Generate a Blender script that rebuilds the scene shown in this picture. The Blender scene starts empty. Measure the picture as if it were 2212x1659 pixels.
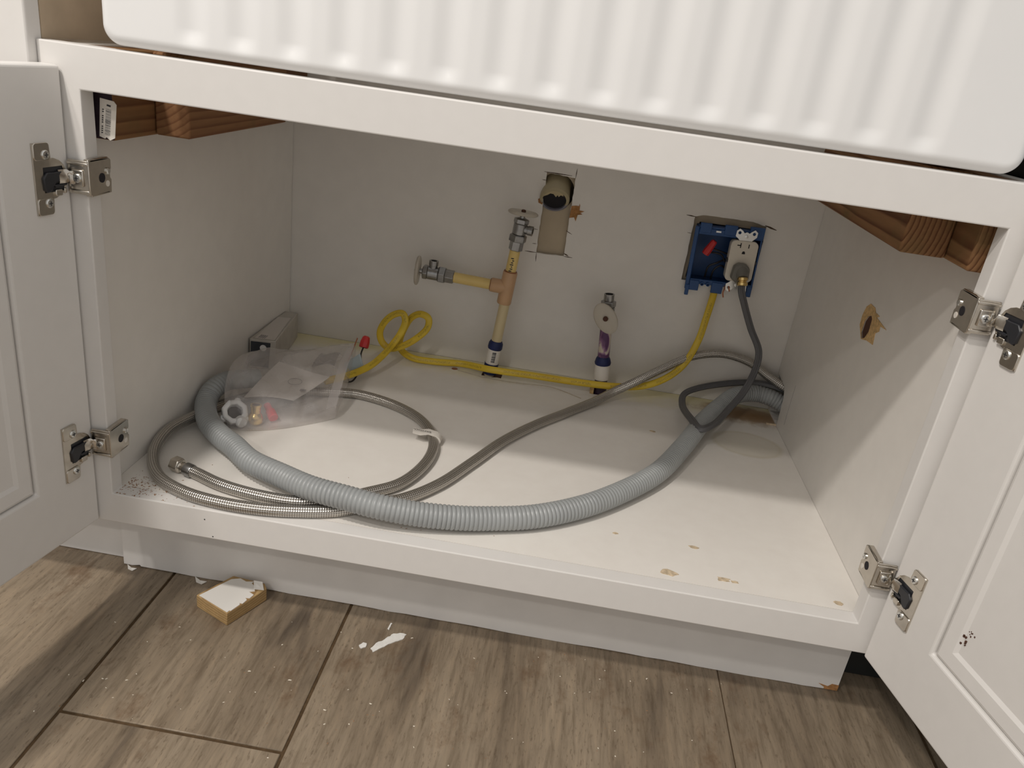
import bpy, bmesh, math, random
from mathutils import Vector, Matrix
random.seed(7)
S = bpy.context.scene
COL = S.collection

# ------------------------------------------------------------------ camera, world, lights, exposure
cd = bpy.data.cameras.new('camera'); cam = bpy.data.objects.new('camera', cd); COL.objects.link(cam)
cd.sensor_width = 36.0; cd.sensor_fit = 'HORIZONTAL'; cd.lens = 36.0*1678.456/2212.0
cd.clip_start = 0.01
RT = Vector((0.98583517, 0.10488243, 0.1308766)); DN = Vector((0.16117815, -0.37669081, -0.91220921)); FW = Vector((-0.04637471, 0.92038237, -0.38825981))
cam.matrix_world = Matrix(((RT.x, -DN.x, -FW.x, 0.46641), (RT.y, -DN.y, -FW.y, -0.71508), (RT.z, -DN.z, -FW.z, 0.51362), (0, 0, 0, 1)))
S.camera = cam
S.view_settings.view_transform = 'Standard'; S.view_settings.look = 'None'
S.view_settings.exposure = 0.0; S.view_settings.gamma = 1.0; S.view_settings.use_curve_mapping = False
w = bpy.data.worlds.new('room_ambient'); S.world = w; w.use_nodes = True
bg = w.node_tree.nodes['Background']; bg.inputs[0].default_value = (1.0, 0.97, 0.935, 1); bg.inputs[1].default_value = 0.545

def can_light(x, y, z, power, size=0.14, color=(1.0, 0.94, 0.875)):
    l = bpy.data.lights.new('ceiling_can_light', 'AREA'); l.shape = 'DISK'; l.size = size; l.energy = power; l.color = color
    o = bpy.data.objects.new('ceiling_can_light', l); COL.objects.link(o); o.location = (x, y, z)
    return o
can_light(-0.42, -1.08, 2.28, 32.5)
can_light(-0.75, -1.70, 2.28, 20)
can_light(-0.60, -2.56, 2.28, 16)

# ------------------------------------------------------------------ dimensions (metres)
W = 0.838          # opening width
H = 0.431          # opening height
D = 0.578          # back panel face
T = 0.020          # face frame thickness
XL, XR = -0.0133, 0.855   # inner faces of the side panels
FZ = -0.160        # kitchen floor
TOP = 0.470        # top of the face frame
BOT = -0.038       # bottom of the face frame

# ------------------------------------------------------------------ materials
def lin(c):
    return tuple(((v/255)/12.92 if v/255 <= 0.04045 else (((v/255)+0.055)/1.055)**2.4) for v in c)
class NT:
    def __init__(s, name):
        s.m = bpy.data.materials.new(name); s.m.use_nodes = True; s.t = s.m.node_tree; s.n = s.t.nodes
        s.b = s.n['Principled BSDF']; s.out = s.n['Material Output']
    def new(s, typ, **kw):
        n = s.n.new(typ)
        for k, v in kw.items():
            setattr(n, k, v)
        return n
    def link(s, a, b): s.t.links.new(a, b)
    def coord(s, kind='Object', scale=(1, 1, 1)):
        tc = s.new('ShaderNodeTexCoord'); mp = s.new('ShaderNodeMapping'); mp.inputs['Scale'].default_value = scale
        s.link(tc.outputs[kind], mp.inputs[0]); return mp.outputs[0]
    def noise(s, vec, scale, detail=4, rough=0.5, dist=0):
        n = s.new('ShaderNodeTexNoise'); n.inputs['Scale'].default_value = scale; n.inputs['Detail'].default_value = detail
        n.inputs['Roughness'].default_value = rough; n.inputs['Distortion'].default_value = dist
        if vec is not None: s.link(vec, n.inputs['Vector'])
        return n.outputs['Fac']
    def ramp(s, fac, stops):
        r = s.new('ShaderNodeValToRGB'); e = r.color_ramp.elements
        while len(e) < len(stops): e.new(0.5)
        for i, (p, c) in enumerate(stops):
            e[i].position = p; e[i].color = (c[0], c[1], c[2], 1) if not isinstance(c, (int, float)) else (c, c, c, 1)
        s.link(fac, r.inputs[0]); return r.outputs[0]
    def math(s, op, a, b=None, c=None):
        n = s.new('ShaderNodeMath', operation=op)
        for i, v in enumerate((a, b, c)):
            if v is None: continue
            if isinstance(v, (int, float)): n.inputs[i].default_value = v
            else: s.link(v, n.inputs[i])
        return n.outputs[0]
    def mix(s, fac, a, b, mode='MIX'):
        n = s.new('ShaderNodeMix', data_type='RGBA', blend_type=mode)
        for sock, v in ((n.inputs[0], fac), (n.inputs[6], a), (n.inputs[7], b)):
            if isinstance(v, (int, float)): sock.default_value = v
            elif isinstance(v, tuple): sock.default_value = (v[0], v[1], v[2], 1)
            else: s.link(v, sock)
        return n.outputs[2]
    def bump(s, h, strength=0.2, dist=0.001):
        n = s.new('ShaderNodeBump'); n.inputs['Strength'].default_value = strength; n.inputs['Distance'].default_value = dist
        s.link(h, n.inputs['Height']); s.link(n.outputs[0], s.b.inputs['Normal'])
    def base(s, c):
        if isinstance(c, tuple): s.b.inputs['Base Color'].default_value = (c[0], c[1], c[2], 1)
        else: s.link(c, s.b.inputs['Base Color'])
    def set(s, rough=0.5, metal=0.0, spec=0.5):
        s.b.inputs['Roughness'].default_value = rough; s.b.inputs['Metallic'].default_value = metal
        s.b.inputs['Specular IOR Level'].default_value = spec

def simple(name, c, rough=0.5, metal=0.0, spec=0.5, nscale=0, namp=0.1, bump=0.0):
    k = NT(name); k.set(rough, metal, spec)
    if nscale:
        f = k.noise(k.coord(), nscale, 4)
        d = tuple(v*(1-namp) for v in c); l = tuple(min(1, v*(1+namp)) for v in c)
        k.base(k.ramp(f, [(0.3, d), (0.7, l)]))
        if bump: k.bump(f, bump)
    else: k.base(c)
    return k.m

M = {}
M['paint'] = simple('white_cabinet_paint', (0.735, 0.715, 0.69), 0.42, 0, 0.4, 60, 0.012, 0.02)
M['melamine'] = simple('white_melamine', (0.775, 0.745, 0.70), 0.45, 0, 0.4, 35, 0.02)
M['ceramic'] = simple('white_fireclay', (0.82, 0.82, 0.815), 0.30, 0, 0.4, 20, 0.01)
M['toe'] = simple('toe_kick_laminate', (0.72, 0.70, 0.675), 0.4, 0, 0.4, 25, 0.03)
M['nickel'] = simple('nickel', (0.60, 0.56, 0.50), 0.24, 1.0, 0.5, 150, 0.06)
M['steel'] = simple('zinc_screw', (0.72, 0.72, 0.70), 0.28, 1.0)
M['blackplastic'] = simple('black_plastic', (0.022, 0.023, 0.028), 0.38)
M['chrome'] = simple('dull_chrome', (0.33, 0.33, 0.33), 0.3, 1.0, 0.5, 120, 0.12)
M['brass'] = simple('brass', (0.80, 0.58, 0.24), 0.25, 1.0)
M['handle'] = NT('frosted_plastic').m
k = NT('frosted_handle'); k.base((0.70, 0.64, 0.54)); k.set(0.35); k.b.inputs['Transmission Weight'].default_value = 0.35; M['handle'] = k.m
M['cpvc'] = simple('cream_pipe', (0.74, 0.55, 0.20), 0.35, 0, 0.5, 30, 0.06)
M['cpvc_white'] = simple('pale_pipe', (0.66, 0.55, 0.33), 0.35, 0, 0.5, 30, 0.06)
M['tee'] = simple('tan_pipe_fitting', (0.56, 0.345, 0.19), 0.4, 0, 0.5, 40, 0.06)
M['glue'] = simple('brown_glue', (0.28, 0.10, 0.04), 0.35)
M['bluetape'] = simple('blue_sleeve', (0.010, 0.018, 0.085), 0.5, 0, 0.4, 60, 0.3)
M['whitelabel'] = simple('white_label', (0.74, 0.70, 0.64), 0.55)
M['ink'] = simple('dark_ink', (0.03, 0.03, 0.035), 0.6)
M['pvc'] = simple('aged_pvc', (0.52, 0.44, 0.27), 0.4, 0, 0.5, 45, 0.15)
M['primer'] = simple('grey_primer', (0.20, 0.20, 0.25), 0.45, 0, 0.4, 60, 0.25)
k = NT('primed_pvc'); k.set(0.4)
sp = k.new('ShaderNodeSeparateXYZ'); tcn = k.new('ShaderNodeTexCoord'); k.link(tcn.outputs['Object'], sp.inputs[0])
f = k.math('ADD', k.math('MULTIPLY_ADD', sp.outputs['Z'], 90.0, -90.0*0.299), k.math('MULTIPLY_ADD', k.noise(k.coord(), 60, 3), 1.2, -0.1))
k.base(k.ramp(f, [(0.0, (0.19, 0.19, 0.235)), (0.35, (0.22, 0.22, 0.25)), (0.65, (0.42, 0.36, 0.23))])); M['pvcprimed'] = k.m
M['void'] = simple('dark_pipe_inside', (0.012, 0.010, 0.014), 0.8)
M['drywall'] = simple('bare_drywall', (0.50, 0.42, 0.31), 0.9, 0, 0.2, 18, 0.10)
M['darkwall'] = simple('wall_cavity', (0.16, 0.125, 0.09), 0.9, 0, 0.2, 25, 0.2)
M['bluebox'] = simple('blue_plastic_box', (0.018, 0.072, 0.22), 0.42, 0, 0.45, 40, 0.12)
M['ivory'] = simple('outlet_plastic', (0.70, 0.65, 0.56), 0.32)
M['greyplastic'] = simple('grey_plug_plastic', (0.17, 0.165, 0.145), 0.45)
M['redplastic'] = simple('red_plastic', (0.55, 0.028, 0.03), 0.4)
M['pinkred'] = simple('red_fitting', (0.72, 0.10, 0.12), 0.4)
M['wire'] = simple('black_wire', (0.02, 0.018, 0.02), 0.4)
M['copper'] = simple('copper_wire', (0.50, 0.20, 0.11), 0.35, 0.8)
M['sheet'] = simple('pale_blue_metal_sheet', (0.50, 0.60, 0.66), 0.35, 0.3)
M['whiteplastic'] = simple('white_nylon', (0.80, 0.80, 0.80), 0.28)
M['carton'] = simple('grey_white_carton', (0.50, 0.47, 0.42), 0.6, 0, 0.3, 50, 0.08)
M['cartondark'] = simple('carton_dark_print', (0.045, 0.05, 0.06), 0.5, 0, 0.4, 30, 0.4)
M['paper'] = simple('paper_leaflet', (0.62, 0.58, 0.54), 0.7)
M['printgrey'] = simple('grey_print', (0.30, 0.28, 0.28), 0.7)
M['tornwood'] = simple('torn_fibreboard', (0.62, 0.42, 0.20), 0.85, 0, 0.2, 250, 0.25, 0.4)
M['splinter'] = simple('splintered_wood', (0.36, 0.18, 0.07), 0.85, 0, 0.2, 200, 0.3, 0.3)
M['holedark'] = simple('dark_hole_edge', (0.085, 0.035, 0.02), 0.85)
M['cut'] = simple('saw_cut', (0.075, 0.045, 0.025), 0.9)
M['chip'] = simple('white_chip', (0.80, 0.78, 0.74), 0.6)
M['spackle'] = simple('dried_spackle', (0.74, 0.73, 0.70), 0.8, 0, 0.2, 150, 0.08, 0.3)
M['crumb'] = simple('sawdust_crumbs', (0.30, 0.165, 0.085), 0.9)
M['crumbpale'] = simple('pale_specks', (0.72, 0.66, 0.55), 0.9)
M['stainchip'] = simple('scuffed_tan', (0.58, 0.47, 0.33), 0.8, 0, 0.2, 200, 0.3)
M['plywood'] = simple('raw_plywood', (0.50, 0.40, 0.29), 0.7, 0, 0.2, 30, 0.08)
M['dishblack'] = simple('black_appliance', (0.012, 0.014, 0.014), 0.35)
M['linebeige'] = simple('beige_line', (0.46, 0.40, 0.31), 0.6)
M['grout'] = simple('brown_grout', (0.085, 0.055, 0.03), 0.95, 0, 0.1, 120, 0.25)

# cabinet floor: white melamine with yellowed glue along the back and a water stain at the back right
k = NT('stained_cabinet_floor'); k.set(0.38, 0, 0.45)
v = k.coord()
sep = k.new('ShaderNodeSeparateXYZ'); k.link(v, sep.inputs[0])
n1 = k.noise(v, 9, 5, 0.6); n2 = k.noise(v, 38, 4, 0.6)
ymask = k.math('MULTIPLY_ADD', sep.outputs['Y'], 16.0, -8.1)
ymask = k.math('ADD', ymask, k.math('MULTIPLY_ADD', n1, 2.4, -1.2))
ymask = k.math('MINIMUM', k.math('MAXIMUM', ymask, 0.0), 1.0)
c0 = k.ramp(n2, [(0.3, (0.80, 0.765, 0.715)), (0.7, (0.83, 0.80, 0.75))])
c1 = k.mix(k.math('MULTIPLY', ymask, 0.9), c0, (0.76, 0.69, 0.39))
dx = k.math('SUBTRACT', sep.outputs['X'], 0.815); dy = k.math('SUBTRACT', sep.outputs['Y'], 0.535)
dd = k.math('SQRT', k.math('ADD', k.math('MULTIPLY', k.math('MULTIPLY', dx, dx), 0.55), k.math('MULTIPLY', k.math('MULTIPLY', dy, dy), 3.2)))
dd = k.math('ADD', dd, k.math('MULTIPLY_ADD', n2, 0.07, -0.035))
stain = k.ramp(dd, [(0.0, 0.95), (0.045, 0.8), (0.075, 0.0)])
c2 = k.mix(stain, c1, (0.30, 0.16, 0.055))
dx = k.math('SUBTRACT', sep.outputs['X'], 0.790); dy = k.math('SUBTRACT', sep.outputs['Y'], 0.415)
dd = k.math('SQRT', k.math('ADD', k.math('MULTIPLY', dx, dx), k.math('MULTIPLY', k.math('MULTIPLY', dy, dy), 1.6)))
ring = k.ramp(k.math('ADD', dd, k.math('MULTIPLY', n2, 0.006)), [(0.0, 0.30), (0.050, 0.30), (0.056, 0.55), (0.061, 0.0)])
c3 = k.mix(ring, c2, (0.60, 0.54, 0.38))
k.base(c3); M['cabfloor'] = k.m

# wood-look porcelain plank
k = NT('wood_look_tile'); k.set(0.42, 0, 0.35)
tc = k.new('ShaderNodeTexCoord'); oi = k.new('ShaderNodeObjectInfo')
off = k.new('ShaderNodeVectorMath', operation='ADD'); k.link(tc.outputs['Object'], off.inputs[0])
sc = k.new('ShaderNodeVectorMath', operation='SCALE'); k.link(oi.outputs['Location'], sc.inputs[0]); sc.inputs['Scale'].default_value = 7.3
k.link(sc.outputs[0], off.inputs[1])
def mp(scale):
    m = k.new('ShaderNodeMapping'); m.inputs['Scale'].default_value = scale; k.link(off.outputs[0], m.inputs[0]); return m.outputs[0]
fine = k.noise(mp((1, 0.10, 1)), 170, 5, 0.65, 0.4)
wide = k.noise(mp((1, 0.16, 1)), 11, 4, 0.6, 0.8)
blot = k.noise(mp((1, 0.7, 1)), 16, 6, 0.7)
pore = k.noise(mp((1, 0.25, 1)), 420, 3, 0.6)
cc = k.ramp(wide, [(0.28, (0.085, 0.066, 0.050)), (0.42, (0.215, 0.168, 0.118)), (0.60, (0.275, 0.220, 0.158)), (0.82, (0.36, 0.295, 0.22))])
cc = k.mix(0.8, cc, k.ramp(fine, [(0.3, (0.55, 0.52, 0.48)), (0.5, (0.95, 0.95, 0.95)), (0.72, (1.25, 1.22, 1.18))]), 'MULTIPLY')
cc = k.mix(k.ramp(blot, [(0.56, 0.0), (0.70, 0.65)]), cc, (0.125, 0.072, 0.038))
cc = k.mix(k.ramp(pore, [(0.58, 0.0), (0.70, 0.55)]), cc, (0.10, 0.07, 0.045))
k.base(cc); k.bump(fine, 0.08, 0.0006); M['tile'] = k.m

# sawn lumber: one solid ring texture, so ends show rings and faces show streaks
def lumber(name, px, pz, freq, light, dark, stain=0.3):
    k = NT(name); k.set(0.75, 0, 0.25)
    v = k.coord('Object', (1, 0.12, 1)); sp = k.new('ShaderNodeSeparateXYZ'); k.link(v, sp.inputs[0])
    n = k.noise(v, 12, 4, 0.6)
    a = k.math('SUBTRACT', sp.outputs['X'], px); b = k.math('SUBTRACT', sp.outputs['Z'], pz)
    r = k.math('SQRT', k.math('ADD', k.math('MULTIPLY', a, a), k.math('MULTIPLY', b, b)))
    r = k.math('ADD', r, k.math('MULTIPLY', n, 0.010))
    s_ = k.math('FRACT', k.math('MULTIPLY', r, freq))
    mid = tuple((light[i]*0.7+dark[i]*0.3) for i in range(3))
    c = k.ramp(s_, [(0.0, light), (0.55, mid), (0.88, dark), (1.0, light)])
    f2 = k.noise(k.coord('Object', (1, 0.08, 1)), 220, 3)
    c = k.mix(0.35, c, k.ramp(f2, [(0.3, 0.65), (0.7, 1.1)]), 'MULTIPLY')
    c = k.mix(k.ramp(k.noise(k.coord(), 22, 3), [(0.5, 0.0), (0.75, stain)]), c, (0.16, 0.115, 0.045))
    k.base(c); k.bump(s_, 0.12, 0.0008); return k.m
M['pine'] = lumber('pine_lumber', -0.075, -0.006, 200, (0.33, 0.175, 0.080), (0.12, 0.046, 0.020), 0.6)
M['pineL'] = lumber('pine_lumber_flat', 0.09, 0.02, 170, (0.25, 0.130, 0.055), (0.14, 0.060, 0.026), 0.6)
M['pine2'] = lumber('pine_lumber_arc', -0.05, 0.06, 150, (0.29, 0.150, 0.070), (0.18, 0.078, 0.036), 0.5)
M['darkend'] = simple('dark_stained_end', (0.030, 0.018, 0.026), 0.7, 0, 0.3, 80, 0.4)
M['scrapwood'] = lumber('scrap_particle_core', 0.0, 0.2, 260, (0.50, 0.34, 0.16), (0.30, 0.18, 0.075), 0.2)

# purple primer stained white pipe
k = NT('primer_stained_pipe'); k.set(0.35)
f = k.noise(k.coord('Object', (1, 1, 0.45)), 75, 3, 0.5, 0.6)
k.base(k.ramp(f, [(0.42, (0.62, 0.55, 0.46)), (0.5, (0.30, 0.15, 0.28)), (0.60, (0.10, 0.035, 0.11))])); M['purple'] = k.m

# braided stainless hose (uv: u = metres along, v = turn)
k = NT('braided_steel'); k.set(0.30, 0.9, 0.5)
uv = k.new('ShaderNodeUVMap'); sp = k.new('ShaderNodeSeparateXYZ'); k.link(uv.outputs[0], sp.inputs[0])
u_ = k.math('MULTIPLY', sp.outputs['X'], 2*math.pi*190); v_ = k.math('MULTIPLY', sp.outputs['Y'], 2*math.pi*9)
p_ = k.math('SINE', k.math('ADD', u_, v_)); q_ = k.math('SINE', k.math('SUBTRACT', u_, v_))
pat = k.math('MULTIPLY_ADD', k.math('MULTIPLY', p_, q_), 0.5, 0.5)
k.base(k.ramp(pat, [(0.0, (0.13, 0.115, 0.10)), (0.45, (0.50, 0.47, 0.43)), (1.0, (0.74, 0.72, 0.68))]))  # shade in the gaps between strands is put into the colour
k.bump(pat, 0.7, 0.0007); M['braid'] = k.m

# corrugated grey drain hose
M['drainhose'] = simple('grey_corrugated_plastic', (0.325, 0.34, 0.342), 0.38, 0, 0.45, 30, 0.04)

# yellow building cable with a line of small black print
k = NT('yellow_cable_jacket'); k.set(0.42)
uv = k.new('ShaderNodeUVMap'); sp = k.new('ShaderNodeSeparateXYZ'); k.link(uv.outputs[0], sp.inputs[0])
cm = k.new('ShaderNodeCombineXYZ'); k.link(k.math('MULTIPLY', sp.outputs['X'], 420), cm.inputs[0]); k.link(k.math('MULTIPLY', sp.outputs['Y'], 60), cm.inputs[1])
let = k.noise(cm.outputs[0], 1.0, 2, 0.5)
wm = k.noise(k.coord('UV', (22, 0, 0)), 1.0, 1)
band = k.math('MULTIPLY', k.math('LESS_THAN', k.math('ABSOLUTE', k.math('SUBTRACT', sp.outputs['Y'], 0.25)), 0.050), k.math('GREATER_THAN', let, 0.52))
band = k.math('MULTIPLY', band, k.math('GREATER_THAN', wm, 0.47))
base = k.ramp(k.noise(k.coord(), 25, 3), [(0.3, (0.62, 0.42, 0.025)), (0.7, (0.74, 0.54, 0.045))])
k.base(k.mix(k.math('MULTIPLY', band, 0.6), base, (0.10, 0.07, 0.01))); M['yellow'] = k.m

# flat grey power cord: two fine grooves along it
k = NT('grey_cord_jacket'); k.set(0.5)
uv = k.new('ShaderNodeUVMap'); sp = k.new('ShaderNodeSeparateXYZ'); k.link(uv.outputs[0], sp.inputs[0])
gr = k.math('COSINE', k.math('MULTIPLY', sp.outputs['Y'], 2*math.pi*6))
k.base((0.115, 0.115, 0.12)); k.bump(gr, 0.5, 0.001); M['cord'] = k.m

# clear plastic bag film
k = NT('clear_bag_film')
tr = k.new('ShaderNodeBsdfTransparent'); tr.inputs[0].default_value = (0.98, 0.975, 0.97, 1)
gl = k.new('ShaderNodeBsdfGlossy'); gl.inputs['Roughness'].default_value = 0.07; gl.inputs[0].default_value = (0.9, 0.9, 0.9, 1)
df = k.new('ShaderNodeBsdfDiffuse'); df.inputs[0].default_value = (0.80, 0.76, 0.75, 1)
lw_ = k.new('ShaderNodeLayerWeight'); lw_.inputs[0].default_value = 0.5
m1 = k.new('ShaderNodeMixShader'); k.link(k.ramp(k.noise(k.coord(), 28, 4), [(0.35, 0.14), (0.7, 0.36)]), m1.inputs[0]); k.link(tr.outputs[0], m1.inputs[1]); k.link(df.outputs[0], m1.inputs[2])
m2 = k.new('ShaderNodeMixShader'); k.link(k.math('MULTIPLY_ADD', k.math('POWER', lw_.outputs['Facing'], 3.0), 0.40, 0.05), m2.inputs[0]); k.link(m1.outputs[0], m2.inputs[1]); k.link(gl.outputs[0], m2.inputs[2])
k.link(m2.outputs[0], k.out.inputs[0]); M['bag'] = k.m

def film(name, c, a):
    k = NT(name); k.base(c); k.set(0.25); k.b.inputs['Alpha'].default_value = a; return k.m
M['sealhighlight'] = film('milky_seal_highlight', (0.74, 0.70, 0.69), 0.42)  # milky seal band, also a painted highlight for the folded bag edges
M['bagprint'] = film('grey_bag_print', (0.22, 0.21, 0.22), 0.30)

# ------------------------------------------------------------------ mesh helpers
class MB:
    def __init__(s): s.v = []; s.f = []; s.mi = []; s.X = Matrix.Identity(4); s.cur = 0; s.uv = None
    def xf(s, m): s.X = m; return s
    def mat(s, i): s.cur = i; return s
    def add(s, vs, fs):
        o = len(s.v); s.v += [tuple(s.X @ Vector(p)) for p in vs]
        flip = s.X.to_3x3().determinant() < 0
        for f in fs:
            f = [i+o for i in f]
            s.f.append(f[::-1] if flip else f); s.mi.append(s.cur)
        return s
    def box(s, x0, x1, y0, y1, z0, z1):
        vs = [(x, y, z) for x in (x0, x1) for y in (y0, y1) for z in (z0, z1)]
        return s.add(vs, [(0, 1, 3, 2), (4, 6, 7, 5), (0, 4, 5, 1), (2, 3, 7, 6), (0, 2, 6, 4), (1, 5, 7, 3)])
    def prism(s, pts, h0, h1, axis='z'):
        n = len(pts)
        def P(p, h): return {'z': (p[0], p[1], h), 'y': (p[0], h, p[1]), 'x': (h, p[0], p[1])}[axis]
        vs = [P(p, h0) for p in pts]+[P(p, h1) for p in pts]
        fs = [tuple(range(n-1, -1, -1)), tuple(range(n, 2*n))]+[(i, (i+1) % n, n+(i+1) % n, n+i) for i in range(n)]
        return s.add(vs, fs)
    def lathe(s, prof, origin=(0, 0, 0), axis=(0, 0, 1), n=24, sx=1.0, sy=1.0, ref=None, phase=0.0, caps=True):
        a = Vector(axis).normalized(); r = Vector(ref) if ref else (Vector((1, 0, 0)) if abs(a.x) < 0.9 else Vector((0, 1, 0)))
        e1 = (r-a*r.dot(a)).normalized(); e2 = a.cross(e1); o = Vector(origin); vs = []; fs = []
        for rad, h in prof:
            for i in range(n):
                t = 2*math.pi*i/n+phase
                vs.append(o+a*h+e1*(rad*sx*math.cos(t))+e2*(rad*sy*math.sin(t)))
        m = len(prof)
        for j in range(m-1):
            for i in range(n):
                fs.append((j*n+i, j*n+(i+1) % n, (j+1)*n+(i+1) % n, (j+1)*n+i))
        if caps and prof[0][0] > 1e-6: fs.append(tuple(range(n-1, -1, -1)))
        if caps and prof[-1][0] > 1e-6: fs.append(tuple((m-1)*n+i for i in range(n)))
        return s.add([tuple(p) for p in vs], fs)
    def build(s, name, mats, parent=None, smooth=True, angle=32, bevel=0, seg=2):
        me = bpy.data.meshes.new(name); me.from_pydata(s.v, [], s.f)
        if not isinstance(mats, (list, tuple)): mats = [mats]
        for m in mats: me.materials.append(M[m] if isinstance(m, str) else m)
        for p, i in zip(me.polygons, s.mi): p.material_index = i
        bm = bmesh.new(); bm.from_mesh(me); bmesh.ops.recalc_face_normals(bm, faces=bm.faces); bm.to_mesh(me); bm.free()
        return finish(name, me, parent, smooth, angle, bevel, seg)
def finish(name, me, parent=None, smooth=True, angle=32, bevel=0, seg=2):
    if smooth:
        me.polygons.foreach_set('use_smooth', [True]*len(me.polygons)); me.set_sharp_from_angle(angle=math.radians(angle))
    o = bpy.data.objects.new(name, me); COL.objects.link(o)
    if parent is not None: o.parent = parent; o.matrix_parent_inverse = parent.matrix_world.inverted()
    if bevel:
        b = o.modifiers.new('bevel', 'BEVEL'); b.width = bevel; b.segments = seg; b.limit_method = 'ANGLE'; b.angle_limit = math.radians(40)
    return o
def thing(name, label, cat, loc=(0, 0, 0), group=None):
    o = bpy.data.objects.new(name, None); COL.objects.link(o); o.location = loc; o.empty_display_size = 0.02
    o['label'] = label; o['category'] = cat
    if group: o['group'] = group
    bpy.context.view_layer.update()
    return o
def tag(o, label, cat, group=None, kind=None):
    o['label'] = label; o['category'] = cat
    if group: o['group'] = group
    if kind: o['kind'] = kind
    return o
def box(name, b, mat, parent=None, bevel=0.0, seg=2):
    # object origin at the box centre keeps the solid textures of neighbours different
    x0, x1, y0, y1, z0, z1 = b; c = Vector(((x0+x1)/2, (y0+y1)/2, (z0+z1)/2))
    m = MB(); m.box(x0-c.x, x1-c.x, y0-c.y, y1-c.y, z0-c.z, z1-c.z)
    o = m.build(name, mat, None, smooth=bool(bevel), bevel=bevel, seg=seg); o.location = c
    if parent is not None:
        o.parent = parent; o.matrix_parent_inverse = parent.matrix_world.inverted()
    return o
def plate(name, outer, holes, h0, h1, axis, mat, parent=None):
    # flat board with cut-outs: 2-D outline and holes, extruded from h0 to h1 along axis
    bm = bmesh.new(); loops = [outer]+list(holes); E = []; allv = []
    for L in loops:
        vs = [bm.verts.new((p[0], p[1], 0)) for p in L]; allv.append(vs)
        for i in range(len(vs)): E.append(bm.edges.new((vs[i], vs[(i+1) % len(vs)])))
    bmesh.ops.triangle_fill(bm, use_beauty=True, use_dissolve=False, edges=E)
    bm.verts.index_update(); pts = [(v.co.x, v.co.y) for v in bm.verts]; tris = [tuple(v.index for v in f.verts) for f in bm.faces]
    li = [[v.index for v in L] for L in allv]; bm.free(); n = len(pts)
    def P(p, h): return {'z': (p[0], p[1], h), 'y': (p[0], h, p[1]), 'x': (h, p[0], p[1])}[axis]
    m = MB(); fs = [t for t in tris]+[tuple(i+n for i in t[::-1]) for t in tris]
    for L in li:
        for i in range(len(L)):
            a, b = L[i], L[(i+1) % len(L)]; fs.append((a, b, b+n, a+n))
    m.add([P(p, h0) for p in pts]+[P(p, h1) for p in pts], fs)
    return m.build(name, mat, parent, smooth=False)
def rect(x0, x1, y0, y1): return [(x0, y0), (x1, y0), (x1, y1), (x0, y1)]
def jag(pts, amp=0.0008, step=0.006):
    out = []
    for i in range(len(pts)):
        a = Vector(pts[i]); b = Vector(pts[(i+1) % len(pts)]); d = b-a; n = max(1, int(d.length/step)); nr = Vector((-d.y, d.x)).normalized()
        for j in range(n):
            q = a+d*(j/n)
            if j: q = q+nr*random.uniform(-amp, amp)
            out.append((q.x, q.y))
    return out
def rrect(x0, x1, y0, y1, r, n=5):
    out = []
    for cx, cy, a0 in ((x1-r, y0+r, -90), (x1-r, y1-r, 0), (x0+r, y1-r, 90), (x0+r, y0+r, 180)):
        for i in range(n+1):
            t = math.radians(a0+90*i/n); out.append((cx+r*math.cos(t), cy+r*math.sin(t)))
    return out
def curve_pts(ctrl, step):
    P = [Vector(p) for p in ctrl]; P = [2*P[0]-P[1]]+P+[2*P[-1]-P[-2]]; dense = []
    for i in range(1, len(P)-2):
        p0, p1, p2, p3 = P[i-1:i+3]
        t0 = 0; t1 = max((p1-p0).length**0.5, 1e-5); t2 = t1+max((p2-p1).length**0.5, 1e-5); t3 = t2+max((p3-p2).length**0.5, 1e-5)
        for j in range(24):
            t = t1+(t2-t1)*j/24
            A1 = p0*((t1-t)/(t1-t0))+p1*((t-t0)/(t1-t0)); A2 = p1*((t2-t)/(t2-t1))+p2*((t-t1)/(t2-t1)); A3 = p2*((t3-t)/(t3-t2))+p3*((t-t2)/(t3-t2))
            B1 = A1*((t2-t)/(t2-t0))+A2*((t-t0)/(t2-t0)); B2 = A2*((t3-t)/(t3-t1))+A3*((t-t1)/(t3-t1))
            dense.append(B1*((t2-t)/(t2-t1))+B2*((t-t1)/(t2-t1)))
    dense.append(P[-2]); L = [0]
    for a, b in zip(dense, dense[1:]): L.append(L[-1]+(b-a).length)
    n = max(2, int(L[-1]/step)); out = []; j = 0
    for i in range(n+1):
        d = L[-1]*i/n
        while j < len(L)-2 and L[j+1] < d: j += 1
        seg = L[j+1]-L[j]; out.append(dense[j].lerp(dense[j+1], (d-L[j])/seg if seg > 1e-9 else 0))
    return out, L[-1]
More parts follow.
